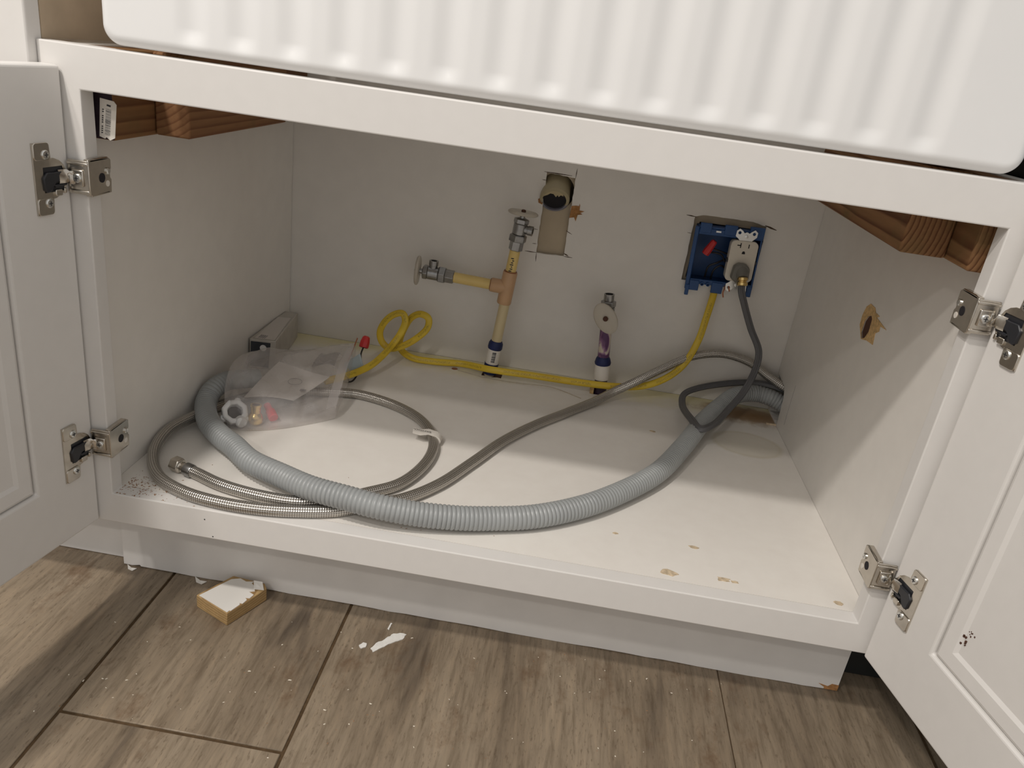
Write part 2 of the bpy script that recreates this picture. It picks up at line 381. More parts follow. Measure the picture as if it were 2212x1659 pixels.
def sweep(name, ctrl, ra, mat, parent=None, rb=None, sides=16, step=0.004, radf=None, ref=None, cap=True):
    pts, length = curve_pts(ctrl, step); n = len(pts); vs = []; fs = []; uvs = []
    rb = ra if rb is None else rb; prev = None
    for i, p in enumerate(pts):
        t = (pts[min(i+1, n-1)]-pts[max(i-1, 0)]).normalized()
        if ref is not None: nrm = Vector(ref)
        else: nrm = prev if prev is not None else (Vector((0, 0, 1)) if abs(t.z) < 0.9 else Vector((0, 1, 0)))
        nrm = (nrm-t*nrm.dot(t)).normalized(); prev = nrm; bi = t.cross(nrm)
        s_ = radf(length*i/(n-1), length) if radf else 1.0
        for kk in range(sides):
            a = 2*math.pi*kk/sides; vs.append(p+bi*(ra*s_*math.cos(a))+nrm*(rb*s_*math.sin(a)))
    for i in range(n-1):
        for kk in range(sides):
            k2 = (kk+1) % sides; fs.append((i*sides+kk, i*sides+k2, (i+1)*sides+k2, (i+1)*sides+kk))
            u0, u1 = length*i/(n-1), length*(i+1)/(n-1); v0, v1 = kk/sides, (kk+1)/sides
            uvs += [(u0, v0), (u0, v1), (u1, v1), (u1, v0)]
    if cap:
        fs.append(tuple(range(sides-1, -1, -1))); fs.append(tuple((n-1)*sides+kk for kk in range(sides))); uvs += [(0, 0)]*(2*sides)
    me = bpy.data.meshes.new(name); me.from_pydata([tuple(v) for v in vs], [], fs)
    ul = me.uv_layers.new(name='UVMap'); ul.data.foreach_set('uv', [c for q in uvs for c in q])
    me.materials.append(M[mat])
    return finish(name, me, parent, True, 60)
def text_mesh(name, body, size, mat, mw, parent):
    cu = bpy.data.curves.new(name, 'FONT'); cu.body = body; cu.size = size; cu.align_x = 'CENTER'; cu.align_y = 'CENTER'; cu.extrude = 0.00004; cu.resolution_u = 2
    o = bpy.data.objects.new(name, cu); COL.objects.link(o); dg = bpy.context.evaluated_depsgraph_get()
    me = bpy.data.meshes.new_from_object(o.evaluated_get(dg)); bpy.data.objects.remove(o); bpy.data.curves.remove(cu)
    me.transform(mw); me.materials.clear(); me.materials.append(M[mat])
    return finish(name, me, parent, False)

# ------------------------------------------------------------------ floor with wood-look planks
fl = MB().box(-1.6, 2.2, -1.6, 0.62, FZ-0.03, FZ-0.0016).build('floor', 'grout', smooth=False); fl['kind'] = 'structure'
g = 0.0018
bx = [0.0268-0.2355*6+0.2355*i for i in range(0, 8)]+[0.7335, 0.7335+0.2355, 0.7335+0.471, 0.7335+0.7065, 0.7335+0.942]
joint = {5: (-0.62, 0.30), 6: (-0.158, 0.7), 7: (-0.80,), 8: (-0.55, 0.45)}
for i in range(len(bx)-1):
    x0, x1 = bx[i], bx[i+1]
    js = [-1.6]+list(joint.get(i, (-1.1+0.43*((i*7) % 5)/2, 0.0+0.27*((i*3) % 2))))+[0.62]
    js = sorted(set(j for j in js if -1.6 <= j <= 0.62))
    for a, b in zip(js, js[1:]):
        gl, gr_ = (g, g) if i not in (7, 8) else ((g, 0.0005) if i == 7 else (0.0005, g))
        box('floor_tile', (x0+gl, x1-gr_, a+g, b-g, FZ-0.009, FZ), 'tile', fl, bevel=0.0008, seg=1)

wb = box('wall_back', (-1.6, 2.2, 0.615, 0.66, FZ, 1.1), 'darkwall'); wb['kind'] = 'structure'

# ------------------------------------------------------------------ sink base cabinet
cab = thing('sink_base_cabinet', 'white painted sink base cabinet standing open with both doors swung out', 'cabinet', (W/2, 0.28, FZ))
ff = plate('face_frame', rect(-0.0385, W+0.0385, BOT, TOP), [rect(0.0, W, 0.0, H)], 0.0, T, 'y', 'paint', cab)
bv = ff.modifiers.new('bevel', 'BEVEL'); bv.width = 0.0012; bv.segments = 2; bv.limit_method = 'ANGLE'; bv.angle_limit = math.radians(40)
for x, z in ((0.1074, -0.0131), (0.1167, -0.0344)): MB().lathe([(0.0008, 0.0), (0.0008, 0.0002), (0.0001, 0.0002)], (x, 0.0, z), (0, -1, 0), 10).build('nail_hole', 'ink', ff)
box('side_panel', (XL-0.018, XL, T, D-0.0010, BOT, TOP-0.001), 'melamine', cab)
hose_hole = jag([(0.507, 0.003), (0.566, 0.003), (0.570, 0.070), (0.524, 0.066), (0.512, 0.050)], 0.0008)
tear_hole = [(0.2680, 0.2710), (0.2625, 0.2681), (0.2606, 0.2519), (0.2670, 0.2412), (0.2770, 0.2368), (0.2841, 0.2440), (0.2839, 0.2585), (0.2780, 0.2669)]
sp_r = plate('side_panel', rect(T, D-0.0010, BOT, TOP-0.001), [hose_hole, tear_hole], XR, XR+0.018, 'x', 'melamine', cab)
tear = [(0.2820, 0.2826), (0.2651, 0.2821), (0.2583, 0.2777), (0.2437, 0.2773), (0.2507, 0.2737), (0.2124, 0.2698), (0.2333, 0.2680), (0.2310, 0.2618), (0.2405, 0.2564), (0.2367, 0.2424), (0.2583, 0.2405), (0.2772, 0.2361), (0.2957, 0.2498), (0.2969, 0.2629), (0.2922, 0.2758)]
o = plate('torn_wood', tear, [tear_hole], XR-0.0006, XR+0.001, 'x', 'tornwood', sp_r); o['label'] = 'ragged tan tear around a screw hole'
MB().prism(tear_hole, XR+0.0012, XR+0.017, 'x').build('shaded_core', 'holedark', sp_r, smooth=False)  # dark brown plug set shallow, its tone stands for shade in the hole
MB().box(XR-0.0004, XR, 0.470, 0.4704, 0.02, 0.09).build('scribe_mark', 'printgrey', sp_r, smooth=False)
# back panel with two cut-outs
drain_cut = jag([(0.4104, 0.2123), (0.4568, 0.2135), (0.4559, 0.3427), (0.4087, 0.3454)], 0.0007)
box_cut = jag([(0.6575, 0.2052), (0.7738, 0.2064), (0.7727, 0.3120), (0.7500, 0.3162), (0.6690, 0.3150), (0.6571, 0.3109)], 0.0005)
bp = plate('back_panel', rect(XL-0.018, XR+0.018, 0.0, 0.62), [drain_cut, box_cut], D, D+0.007, 'y', 'melamine', cab)
def sliver(a, b, wd=0.0009):
    a = Vector(a); b = Vector(b); d = (b-a).normalized(); n = Vector((-d.y, d.x))*wd/2
    return [tuple(a-n*0.3), tuple(a.lerp(b, 0.5)-n), tuple(b-n*0.3), tuple(b+n*0.3), tuple(a.lerp(b, 0.45)+n), tuple(a+n*0.3)]
for a, b, wd in [((0.4042, 0.3458), (0.4499, 0.3456), .0016), ((0.4564, 0.3578), (0.4559, 0.3426), .0013), ((0.3909, 0.2127), (0.4104, 0.2126), .0014), ((0.4104, 0.2121), (0.4115, 0.1974), .0013),
                 ((0.4568, 0.2135), (0.4714, 0.2132), .0014), ((0.4565, 0.2182), (0.4643, 0.2152), .0022), ((0.4000, 0.2518), (0.4073, 0.2513), .0009), ((0.4541, 0.2565), (0.4646, 0.2519), .0011),
                 ((0.4026, 0.3328), (0.4101, 0.3329), .0009), ((0.4015, 0.2270), (0.4087, 0.2276), .0009), ((0.6429, 0.3118), (0.6590, 0.3108), .0018), ((0.7700, 0.3135), (0.7894, 0.3086), .0030), ((0.650, 0.2840), (0.6575, 0.2835), .0008)]:
    MB().prism(sliver(a, b, wd), D-0.0003, D+0.001, 'y').build('saw_cut', 'cut', bp, smooth=False)
for pts in ([(0.4566, 0.2981), (0.4635, 0.2996), (0.4691, 0.2995), (0.4689, 0.3039), (0.4704, 0.3007), (0.4707, 0.2927), (0.4789, 0.2924), (0.4724, 0.2889), (0.4763, 0.2869), (0.4689, 0.2853), (0.4671, 0.2743), (0.4636, 0.2804), (0.4560, 0.2784), (0.4560, 0.2849)],
            [(0.4006, 0.3012), (0.4029, 0.3026), (0.4087, 0.2984), (0.4087, 0.2932), (0.4019, 0.2954)]):
    MB().prism(pts, D-0.0008, D+0.002, 'y').build('splinter', 'splinter', bp, smooth=False)
# cabinet floor with pipe holes
bot = plate('bottom_panel', rect(XL+0.0004, XR-0.0004, T, D-0.0008), [jag(rect(0.349, 0.384, 0.519, 0.543), 0.0012), jag(rect(0.538, 0.574, 0.517, 0.541), 0.001)], -0.016, 0.0, 'z', 'cabfloor', cab)
MB().lathe([(0.0085, 0.0), (0.0085, 0.0006), (0.0055, 0.0006), (0.0055, 0.0002)], (0.3012, 0.5274, 0), n=20).build('washer', 'whitelabel', bot)
MB().lathe([(0.0054, 0.0), (0.0054, 0.0007), (0.0001, 0.0009)], (0.3012, 0.5274, 0), n=16).build('hole_plug', 'glue', bot)
box('scuffed_edge', (0.838, XR-0.0005, 0.508, 0.5105, 0.0, 0.0025), 'stainchip', bot)
sweep('floor_line', [(0.3060, 0.5230, 0.0), (0.3260, 0.5180, 0.0002), (0.3596, 0.5082, 0.0002), (0.4155, 0.5101, 0.0002), (0.4712, 0.5150, 0.0002), (0.5240, 0.4884, 0.0002)], 0.0009, 'linebeige', bot, sides=8)  # thin raised beige line across the back of the cabinet floor
# toe kick boards
jb = [(-0.041, BOT), (0.882, BOT), (0.8822, -0.158)]+[(0.84-0.022*i, -0.1592+random.uniform(-.0008, .0006)) for i in range(0, 38)]+[(-0.018, -0.1585), (-0.0195, -0.1605+0.004), (-0.030, -0.1590), (-0.041, -0.1585)]
MB().prism(jb, 0.0754, 0.0854, 'y').build('toe_kick', 'toe', cab, smooth=False)
MB().prism([(0.866, -0.1585), (0.8825, -0.1585), (0.8825, -0.150), (0.874, -0.1495), (0.870, -0.154), (0.858, -0.1515), (0.866, -0.156)], 0.0748, 0.0756, 'y').build('chipped_corner', 'splinter', cab, smooth=False)

# ------------------------------------------------------------------ doors
def door_part(name, hinge, ang, side):
    # local frame: s runs from the hinge edge outwards, t is depth behind the inner face (away from the room centre), z up
    dv = Vector((math.cos(ang), math.sin(ang), 0)); tn = Vector((-side, 0, 0)); tn = (tn-dv*tn.dot(dv)).normalized()
    X = Matrix(((dv.x, tn.x, 0, hinge[0]), (dv.y, tn.y, 0, hinge[1]), (0, 0, 1, 0), (0, 0, 0, 1)))
    z0, z1, wd, th, st, rl = -0.036, 0.4505, 0.428, 0.020, 0.079, 0.0755
    e = bpy.data.objects.new(name, None); COL.objects.link(e); e.parent = cab; e.matrix_parent_inverse = cab.matrix_world.inverted(); e.location = (hinge[0], hinge[1], 0); e.empty_display_size = .02
    bpy.context.view_layer.update()
    df_ = plate('door_frame', rect(0, wd, z0, z1), [rect(st, wd-st, z0+rl, z1-rl)], 0.0, th, 'y', 'paint', e); df_.data.transform(X); df_.data.update()
    bv = df_.modifiers.new('bevel', 'BEVEL'); bv.width = 0.0028; bv.segments = 3; bv.limit_method = 'ANGLE'; bv.angle_limit = math.radians(40)
    # recessed panel with a sloped raised border and a fine dark seam at the frame
    a0, a1, c0, c1 = st+0.0008, wd-st-0.0008, z0+rl+0.0008, z1-rl-0.0008
    def loop(i, t): return [(a0+i, t, c0+i), (a1-i, t, c0+i), (a1-i, t, c1-i), (a0+i, t, c1-i)]
    vs = loop(0, 0.0042)+loop(0.004, 0.0022)+loop(0.017, 0.0030)+loop(0.021, 0.0052)+loop(0, 0.013); fs = []
    for r in range(3):
        for i in range(4): fs.append((r*4+i, r*4+(i+1) % 4, r*4+4+(i+1) % 4, r*4+4+i))
    for i in range(4): fs.append((i, (i+1) % 4, 16+(i+1) % 4, 16+i))
    fs.append((12, 13, 14, 15)); fs.append((16, 17, 18, 19))
    MB().xf(X).add(vs, fs).build('door_panel', 'paint', e, angle=25, bevel=0.001)
    return X, e
XfL, dL = door_part('cabinet_door', (-0.0163, -0.002), math.atan2(-0.98900, -0.14791), 1)
XfR, dR = door_part('cabinet_door', (0.8523, -0.0066), math.atan2(-0.97271, 0.23203), -1)
for (s0, z0) in ((0.1024, 0.0766), (0.1060, 0.0878)):
    for q in range(7):
        a, c = s0+random.uniform(-.004, .004), z0+random.uniform(-.005, .005); r = random.uniform(.0003, .0007); tt = 0.0050 if s0 > 0.1040 else 0.0036
        MB().xf(XfR).box(a-r, a+r, tt, 0.0060, c-r, c+r*1.6).build('scuff', 'holedark', dR, smooth=False)

def hinge(zc, side, Xf):
    # frame-side axes: u towards the middle of the opening, from the opening edge
    ox = 0.0 if side > 0 else W
    F = Matrix(((side, 0, 0, ox), (0, 1, 0, 0), (0, 0, 1, zc), (0, 0, 0, 1)))
    Dm = Xf @ Matrix.Translation((0, 0, zc))
    # cup plate on the door: two ears and a rounded body
    pl = [(0.0425, -0.0325), (0.0425, 0.0325), (0.0262, 0.0325), (0.0232, 0.0300), (0.0225, 0.0185)]
    for i in range(13):
        a = math.radians(62+236*i/12); pl.append((0.0225+0.0185*math.cos(a), 0.0185*math.sin(a)) if 90 < 62+236*i/12 < 270 else (0.0225+0.0185*math.cos(a)*0.2, 0.0185*math.sin(a)))
    pl += [(0.0225, -0.0185), (0.0232, -0.0300), (0.0262, -0.0325)]
    h = plate('hinge', pl, [[(0.0325, -0.0125), (0.0325, 0.0105), (0.010, 0.0105), (0.0065, 0.0), (0.010, -0.0125)]], -0.0016, 0.0, 'y', 'nickel', cab)
    h.data.transform(Dm); h.data.update(); bv = h.modifiers.new('b', 'BEVEL'); bv.width = 0.0007; bv.segments = 2; bv.limit_method = 'ANGLE'; bv.angle_limit = math.radians(50)
    h['label'] = 'nickel face-frame hinge'
    # folded ears rising a little, screws in them
    for sz in (-1, 1):
        m = MB().xf(Dm); z = sz*0.0250
        m.prism(rrect(0.0240, 0.0423, z-0.0078, z+0.0078, 0.0032), -0.0026, -0.0010, 'y'); m.build('ear', 'nickel', h, bevel=0.0005)
        m = MB().xf(Dm); m.lathe([(0.0043, 0.0), (0.0043, 0.0007), (0.0036, 0.0014), (0.0001, 0.0018)], (0.0295, -0.0025, z-sz*0.003), (0, -1, 0), 20)
        m.mat(1); c = (0.0295, z-sz*0.003); m.box(c[0]-.0021, c[0]+.0021, -0.00445, -0.0040, c[1]-.0004, c[1]+.0004); m.box(c[0]-.0004, c[0]+.0004, -0.00445, -0.0040, c[1]-.0021, c[1]+.0021)
        m.build('screw', ['steel', 'ink'], h)
    # cup floor (dark) with a bright cam, black damper, arm
    MB().xf(Dm).prism([(0.0325, -0.0125), (0.0325, 0.0105), (0.010, 0.0105), (0.0065, 0.0), (0.010, -0.0125)], -0.0006, -0.0001, 'y').build('cup', 'blackplastic', h, smooth=False)
    m = MB().xf(Dm); m.prism([(0.0335, -0.0100), (0.0345, 0.0010), (0.0300, 0.0060), (0.0200, 0.0055), (0.0125, 0.0062), (0.0115, -0.0030), (0.0200, -0.0040), (0.0270, -0.0120), (0.0310, -0.0125)], -0.0036, -0.0006, 'y')
    m.build('damper', 'blackplastic', h, bevel=0.0010)
    m = MB().xf(Dm); m.prism([(0.022, -0.0060), (0.020, -0.0090), (0.007, -0.0078), (0.006, -0.0055)], -0.0030, -0.0006, 'y'); m.build('damper_lever', 'blackplastic', h, bevel=0.0008)
    m = MB().xf(Dm); m.prism(rrect(0.0135, 0.0215, -0.0165, -0.0105, 0.0012), -0.0036, -0.0006, 'y'); m.prism(rrect(0.0075, 0.0105, -0.0150, -0.0100, 0.001), -0.0030, -0.0006, 'y'); m.build('cam', 'nickel', h, bevel=0.0006)
    # arm: flat strip from the cup to the frame bracket
    p1 = Dm @ Vector((0.016, -0.0026, 0.001)); p2 = Dm @ Vector((0.005, -0.0052, 0.001)); p3 = F @ Vector((-0.0125, -0.0100, 0.0)); p4 = F @ Vector((-0.008, -0.0086, 0.0))
    sweep('arm', [p1, p2, p3, p4], 0.0062, 'nickel', h, rb=0.0012, sides=12, step=0.002, ref=(-side*0.2, -1, 0))
    # bracket: flange over the stile front, wrapped round into the opening
    m = MB().xf(F); th = 0.0022
    m.box(-0.0150, 0.0060, -0.0062, -0.0040, -0.0155, 0.0165)                       # front flange
    m.box(-0.0150, 0.0060, -0.0078, -0.0060, 0.0118, 0.0148); m.box(-0.0150, 0.0060, -0.0078, -0.0060, -0.0142, -0.0112)   # pressed ribs
    pts = [(-0.0062, -0.0160), (0.0290, -0.0172), (0.0300, -0.0040), (0.0280, -0.0020), (0.0280, 0.0035), (0.0302, 0.0060), (0.0302, 0.0148), (0.0262, 0.0172), (0.0020, 0.0185), (-0.0062, 0.0172)]
    m.prism(pts, 0.0040, 0.0062, 'x')                                                # inner flange
    m.box(0.0, 0.0062, -0.004, 0.026, 0.0150, 0.0178); m.box(0.0, 0.0062, -0.004, 0.026, -0.0172, -0.0146)
    m.build('bracket', 'nickel', h, bevel=0.0011, seg=3)
    m = MB().xf(F); m.box(-0.0100, 0.0010, -0.0082, -0.0060, -0.0078, 0.0078); m.build('adjusting_tab', 'nickel', h, bevel=0.001)
    m = MB().xf(F); m.lathe([(0.0042, 0.0), (0.0042, 0.0010), (0.0034, 0.0016), (0.0001, 0.0018)], (-0.0045, -0.0082, 0), (0, -1, 0), 20)
    m.mat(1); m.box(-.0066, -.0024, -.0101, -.0097, -.0004, .0004); m.box(-.0049, -.0041, -.0101, -.0097, -.0021, .0021); m.build('screw', ['steel', 'ink'], h)
    m = MB().xf(F); m.lathe([(0.0046, 0.0), (0.0046, 0.0004), (0.0001, 0.0004)], (0.0062, 0.0140, -0.001), (1, 0, 0), 20); m.build('bracket_hole', 'void', h)
    m = MB().xf(F); m.lathe([(0.0034, 0.0), (0.0034, 0.0012), (0.0024, 0.0018), (0.0001, 0.0012)], (0.0062, 0.0235, 0.0045), (1, 0, 0), 18); m.build('screw', 'steel', h)
    m = MB().xf(F); m.lathe([(0.0030, 0.0), (0.0030, 0.0004), (0.0001, 0.0004)], (0.0062, 0.0225, -0.0075), (1, 0, 0), 18); m.build('bracket_hole', 'whitelabel', h)
for zc in (0.352, 0.066):
    hinge(zc, 1, XfL); hinge(zc, -1, XfR)

# ------------------------------------------------------------------ neighbours: cabinet on the left, dishwasher on the right
nb = thing('neighbouring_cabinet', 'white cabinet end standing left of the sink base', 'cabinet', (-0.24, 0.28, FZ))
box('side_panel', (-0.0570, -0.0390, 0.010, 0.60, TOP+0.0005, 0.80), 'plywood', nb)
box('lower_front', (-0.440, -0.0390, 0.001, 0.018, BOT, 0.4), 'paint', nb)
box('upper_front', (-0.440, -0.0388, -0.0105, 0.010, 0.4, 0.80), 'paint', nb, 0.002)
box('toe_kick', (-0.440, -0.0415, 0.0885, 0.0985, FZ+0.001, BOT), 'toe', nb)
dw = thing('dishwasher', 'black dishwasher side in the gap beyond the right cabinet door', 'dishwasher', (1.19, 0.3, FZ))
box('body', (0.893, 1.487, 0.035, 0.575, FZ+0.105, 0.70), 'dishblack', dw, 0.003)
box('front_panel', (0.893, 1.487, 0.012, 0.034, FZ+0.115, 0.70), 'dishblack', dw, 0.004)
box('kick_panel', (0.896, 1.484, 0.110, 0.122, FZ+0.004, FZ+0.104), 'dishblack', dw)
box('foot', (0.91, 0.94, 0.14, 0.17, FZ, FZ+0.105), 'dishblack', dw, 0.003)

# ------------------------------------------------------------------ farmhouse sink with fluted apron
def sink():
    x0, x1, z0, z1, y0, y1 = 0.0205, 0.8335, 0.4735, 0.727, 0.0025, 0.46
    rc, R = 0.017, 0.010
    nx, zs = 520, [z0+0.060*(j/60)**1.15 for j in range(61)]+[z0+0.060+(z1-z0-0.060)*j/20 for j in range(1, 21)]
    vs = []; fs = []
    cen = [0.1067+0.04570*i for i in range(15)]
    for z in zs:
        dz = z-z0; ins = rc-math.sqrt(max(0, rc*rc-(rc-dz)**2)) if dz < rc else 0.0
        for i in range(nx+1):
            a, b = x0+ins, x1-ins; x = a+(b-a)*i/nx
            # distance to the rounded outline
            dxl = min(x-x0, x1-x)
            if dxl < rc and dz < rc: d = rc-math.hypot(rc-dxl, rc-dz)
            else: d = min(dxl, dz)
            d = max(d, 0.0); y = y0
            if d < R: y += R-math.sqrt(max(0, R*R-(R-d)**2))
            c = min(cen, key=lambda q: abs(q-x)); f = abs(x-c)/0.0180
            zl = max(0.0, min(1.0, (dz-0.005)/0.018)); zl = zl*zl*(3-2*zl)
            if f < 1: y += 0.0034*zl*(0.5+0.5*math.cos(math.pi*f))
            vs.append((x, y, z))
    n = nx+1
    for j in range(len(zs)-1):
        for i in range(nx): fs.append((j*n+i, j*n+i+1, (j+1)*n+i+1, (j+1)*n+i))
    # sweep the outline back to make the bowl
    rim = [i for i in range(nx+1)]; m = len(zs)-1
    loop = [j*n for j in range(m, 0, -1)]+rim+[j*n+nx for j in range(1, m+1)]
    o = len(vs); vs += [(vs[i][0], y1, vs[i][2]) for i in loop]
    for q in range(len(loop)-1): fs.append((loop[q+1], loop[q], o+q, o+q+1))
    fs.append(tuple(o+q for q in range(len(loop))))
    # inner bowl
    t = 0.02; b = len(vs)
    vs += [(x, y, z) for z in (z1, z0+0.025) for x, y in ((x0+t, y0+t), (x1-t, y0+t), (x1-t, y1-t), (x0+t, y1-t))]
    fs += [(b+4, b+5, b+6, b+7)]+[(b+i, b+(i+1) % 4, b+4+(i+1) % 4, b+4+i) for i in range(4)]
    tl, tr_ = m*n, m*n+nx; bl, br = o, o+len(loop)-1
    fs += [(b, b+1, tr_, tl), (b+1, b+2, br, tr_), (b+2, b+3, bl, br), (b+3, b, tl, bl)]
    me = bpy.data.meshes.new('farmhouse_sink'); me.from_pydata(vs, [], fs); me.materials.append(M['ceramic'])
    return tag(finish('farmhouse_sink', me, None, True, 40), 'white fluted apron-front farmhouse sink resting on the cabinet top rail', 'sink')
sink()

# ------------------------------------------------------------------ lumber props under the sink
def lumber_block(name, b, mats, label, chip=None, grp='lumber props under the sink'):
    x0, x1, y0, y1, z0, z1 = b; c = Vector(((x0+x1)/2, (y0+y1)/2, (z0+z1)/2)); m = MB()
    m.box(x0-c.x, x1-c.x, y0-c.y, y1-c.y, z0-c.z, z1-c.z)
    if len(mats) > 1: m.mi[2] = 1
    o = m.build(name, mats, None, bevel=0.0022, seg=2); o.location = c; bpy.context.view_layer.update()
    return tag(o, label, 'lumber', grp)
LA = lumber_block('lumber_block', (XL+0.0003, 0.0145, 0.026, 0.560, 0.3855, 0.468), ['pineL', 'darkend'], 'dark-ended lumber with a barcode tag, along the left cabinet wall')
lumber_block('lumber_block', (0.0149, 0.0525, 0.100, 0.372, 0.3860, 0.468), ['pine2'], 'lumber block with curved end grain beside the barcode-tagged lumber')
lumber_block('lumber_block', (0.8292, XR-0.0003, 0.028, 0.560, 0.3850, 0.468), ['pine'], 'stained lumber along the right cabinet wall, nearest the right stile')
lumber_block('lumber_block', (0.7845, 0.8288, 0.076, 0.420, 0.3853, 0.468), ['pine'], 'lumber block with bold end grain rings inside the right wall lumber')
# end tag stapled on the dark end
y = 0.0245
tagq = [(0.0000, 0.3885), (0.0055, 0.3868), (0.0068, 0.3885), (0.0105, 0.3858), (0.0155, 0.3885), (0.0190, 0.4195), (0.0165, 0.4225), (0.0030, 0.4240)]
et = MB().prism(tagq, y, y+0.0006, 'y').build('end_tag', 'whitelabel', LA, smooth=False); et['label'] = 'white stapled tag with a barcode'
def tagpt(a, b): return (0.0030+a*0.0140-0.0036*(1-b), 0.3895+b*0.0310+(-0.0016*a))
for i in range(26):
    b0 = 0.06+0.80*i/26+random.uniform(0, .004); hh = random.choice((0.006, 0.010, 0.016))
    MB().prism([tagpt(0.42, b0), tagpt(0.80, b0), tagpt(0.80, b0+hh), tagpt(0.42, b0+hh)], y-0.0002, y, 'y').build('barcode_bar', 'ink', et, smooth=False)
for i in range(12):
    if i in (4, 9): continue
    b0 = 0.08+0.76*i/12; a0 = 0.17
    MB().prism([tagpt(a0, b0), tagpt(a0+.12, b0+.012), tagpt(a0+.12, b0+.035), tagpt(a0+.02, b0+.040)], y-0.0002, y, 'y').build('printed_mark', 'ink', et, smooth=False)
MB().prism([tagpt(.48, .93), tagpt(.74, .92), tagpt(.76, .97), tagpt(.50, .98)], y-0.0004, y, 'y').build('staple_slot', 'ink', et, smooth=False)

# ------------------------------------------------------------------ drain stub in its cut-out
dry = plate('wall_drywall', rect(0.380, 0.82, 0.17, 0.37), [[(0.4280+0.0300*math.cos(2*math.pi*i/24), 0.3160+0.0300*math.sin(2*math.pi*i/24)) for i in range(24)], [(0.6640, 0.2085), (0.7690, 0.2045), (0.7725, 0.3035), (0.6675, 0.3025)]], 0.5875, 0.600, 'y', 'drywall'); dry['kind'] = 'structure'
dp = thing('drain_pipe', 'cream plastic drain stub with a grey primed rim, poking from the wall cut-out', 'pipe', (0.428, 0.60, 0.318))
ax = Vector((0.03, -0.80, -0.50)).normalized(); end = Vector((0.4275, 0.5740, 0.3030))
MB().lathe([(0.0195, -0.045), (0.0195, 0.0), (0.0225, 0.0), (0.0245, -0.0025), (0.0245, -0.045)], end, ax, 40).build('pipe', 'pvcprimed', dp)
MB().lathe([(0.0196, -0.044), (0.0196, -0.0040)], end, ax, 36).build('bore', 'void', dp)
tp_ = [(-0.0190, 0.0040), (-0.0170, 0.0100), (-0.0110, 0.0165), (-0.0030, 0.0196), (0.0060, 0.0186), (0.0120, 0.0150), (0.0135, 0.0095), (0.0090, 0.0110), (0.0060, 0.0070), (0.0042, 0.0105), (0.0015, 0.0060), (-0.0030, 0.0115), (-0.0080, 0.0120), (-0.0125, 0.0080)]
Q = ax.to_track_quat('Z', 'Y').to_matrix().to_4x4(); QM = Matrix.Translation(end-ax*0.002) @ Q
upl = (QM.inverted().to_3x3() @ Vector((0, 0, 1))); ang = math.atan2(upl.y, upl.x)-math.pi/2
MB().xf(QM @ Matrix.Rotation(ang, 4, 'Z')).prism(tp_, -0.0012, 0.0, 'z').build('torn_flap', 'pvc', dp, smooth=False)

# ------------------------------------------------------------------ water supply: cream tee with two stop valves
def valve(parent, P, a, outd, hlong, name='stop_valve'):
    a = Vector(a).normalized(); P = Vector(P); od = Vector(outd).normalized(); n = 6
    v = MB(); v.lathe([(0.0098, 0), (0.0115, 0.0012), (0.0115, 0.0150), (0.0105, 0.0160)], P, a, 6); v.lathe([(0.0138, 0.0150), (0.0146, 0.0162), (0.0146, 0.0250), (0.0130, 0.0265)], P, a, 6, phase=0.3)
    v.lathe([(0.0100, 0.0262), (0.0112, 0.0275), (0.0112, 0.0440), (0.0102, 0.0450)], P, a, 20)
    o = v.build(name, 'chrome', parent, bevel=0.0006)
    q = P+a*0.0365
    MB().lathe([(0.0070, 0.006), (0.0070, 0.0135), (0.0078, 0.0140), (0.0078, 0.0215), (0.0050, 0.0215), (0.0050, 0.0120)], q, od, 20).build('outlet', 'chrome', o)
    MB().lathe([(0.0049, 0.0125), (0.0001, 0.0126)], q, od, 16).build('outlet_bore', 'void', o)
    MB().lathe([(0.0112, 0.0448), (0.0124, 0.0456), (0.0124, 0.0520), (0.0085, 0.0535)], P, a, 6).build('bonnet', 'chrome', o, bevel=0.0006)
    MB().lathe([(0.0042, 0.053), (0.0042, 0.062)], P, a, 14).build('stem', 'chrome', o)
    MB().lathe([(0.006, 0.0585), (0.0225, 0.0590), (0.0250, 0.0605), (0.0250, 0.0630), (0.0225, 0.0648), (0.009, 0.0640), (0.0045, 0.0635)], P, a, 36, sx=1.0, sy=0.62, ref=hlong).build('handle', 'handle', o, angle=50)
    MB().lathe([(0.0036, 0.0630), (0.0036, 0.0662), (0.0024, 0.0672), (0.0001, 0.0674)], P, a, 16).build('handle_screw', 'holedark', o)
    return o
sup = thing('supply_pipe', 'cream plastic supply pipe with tan tee and two stop valves', 'pipe', (0.362, 0.532, 0))
up = Vector((0.079, 0, 1)).normalized(); b0 = Vector((0.3620, 0.5310, 0)); tz = Vector((0.3728, 0.5310, 0.158))
MB().lathe([(0.0088, -0.03), (0.0088, 0.158)], b0, up, 24).build('lower_pipe', 'cpvc_white', sup)
MB().lathe([(0.0088, 0.0), (0.0088, 0.068)], tz, up, 24).build('upper_pipe', 'cpvc', sup)
for i in range(7):
    z = 0.030+0.0035*i; c = tz+up*z; MB().box(c.x-0.003+0.0012*(i % 3), c.x+0.0015+0.0010*(i % 2), c.y-0.0092, c.y-0.0080, c.z, c.z+0.0016).build('printed_mark', 'ink', sup, smooth=False)
m = MB(); m.lathe([(0.0112, -0.028), (0.0120, -0.026), (0.0120, 0.026), (0.0112, 0.0275)], tz, up, 28); lf = Vector((-1, 0, 0.035)).normalized(); m.lathe([(0.0118, 0.0), (0.0118, 0.026), (0.0110, 0.0275)], tz, lf, 28); m.build('tee', 'tee', sup)
MB().lathe([(0.0092, 0.0272), (0.0112, 0.0276), (0.0106, 0.0290), (0.0088, 0.0292)], tz, up, 28).build('glue_ring', 'glue', sup)
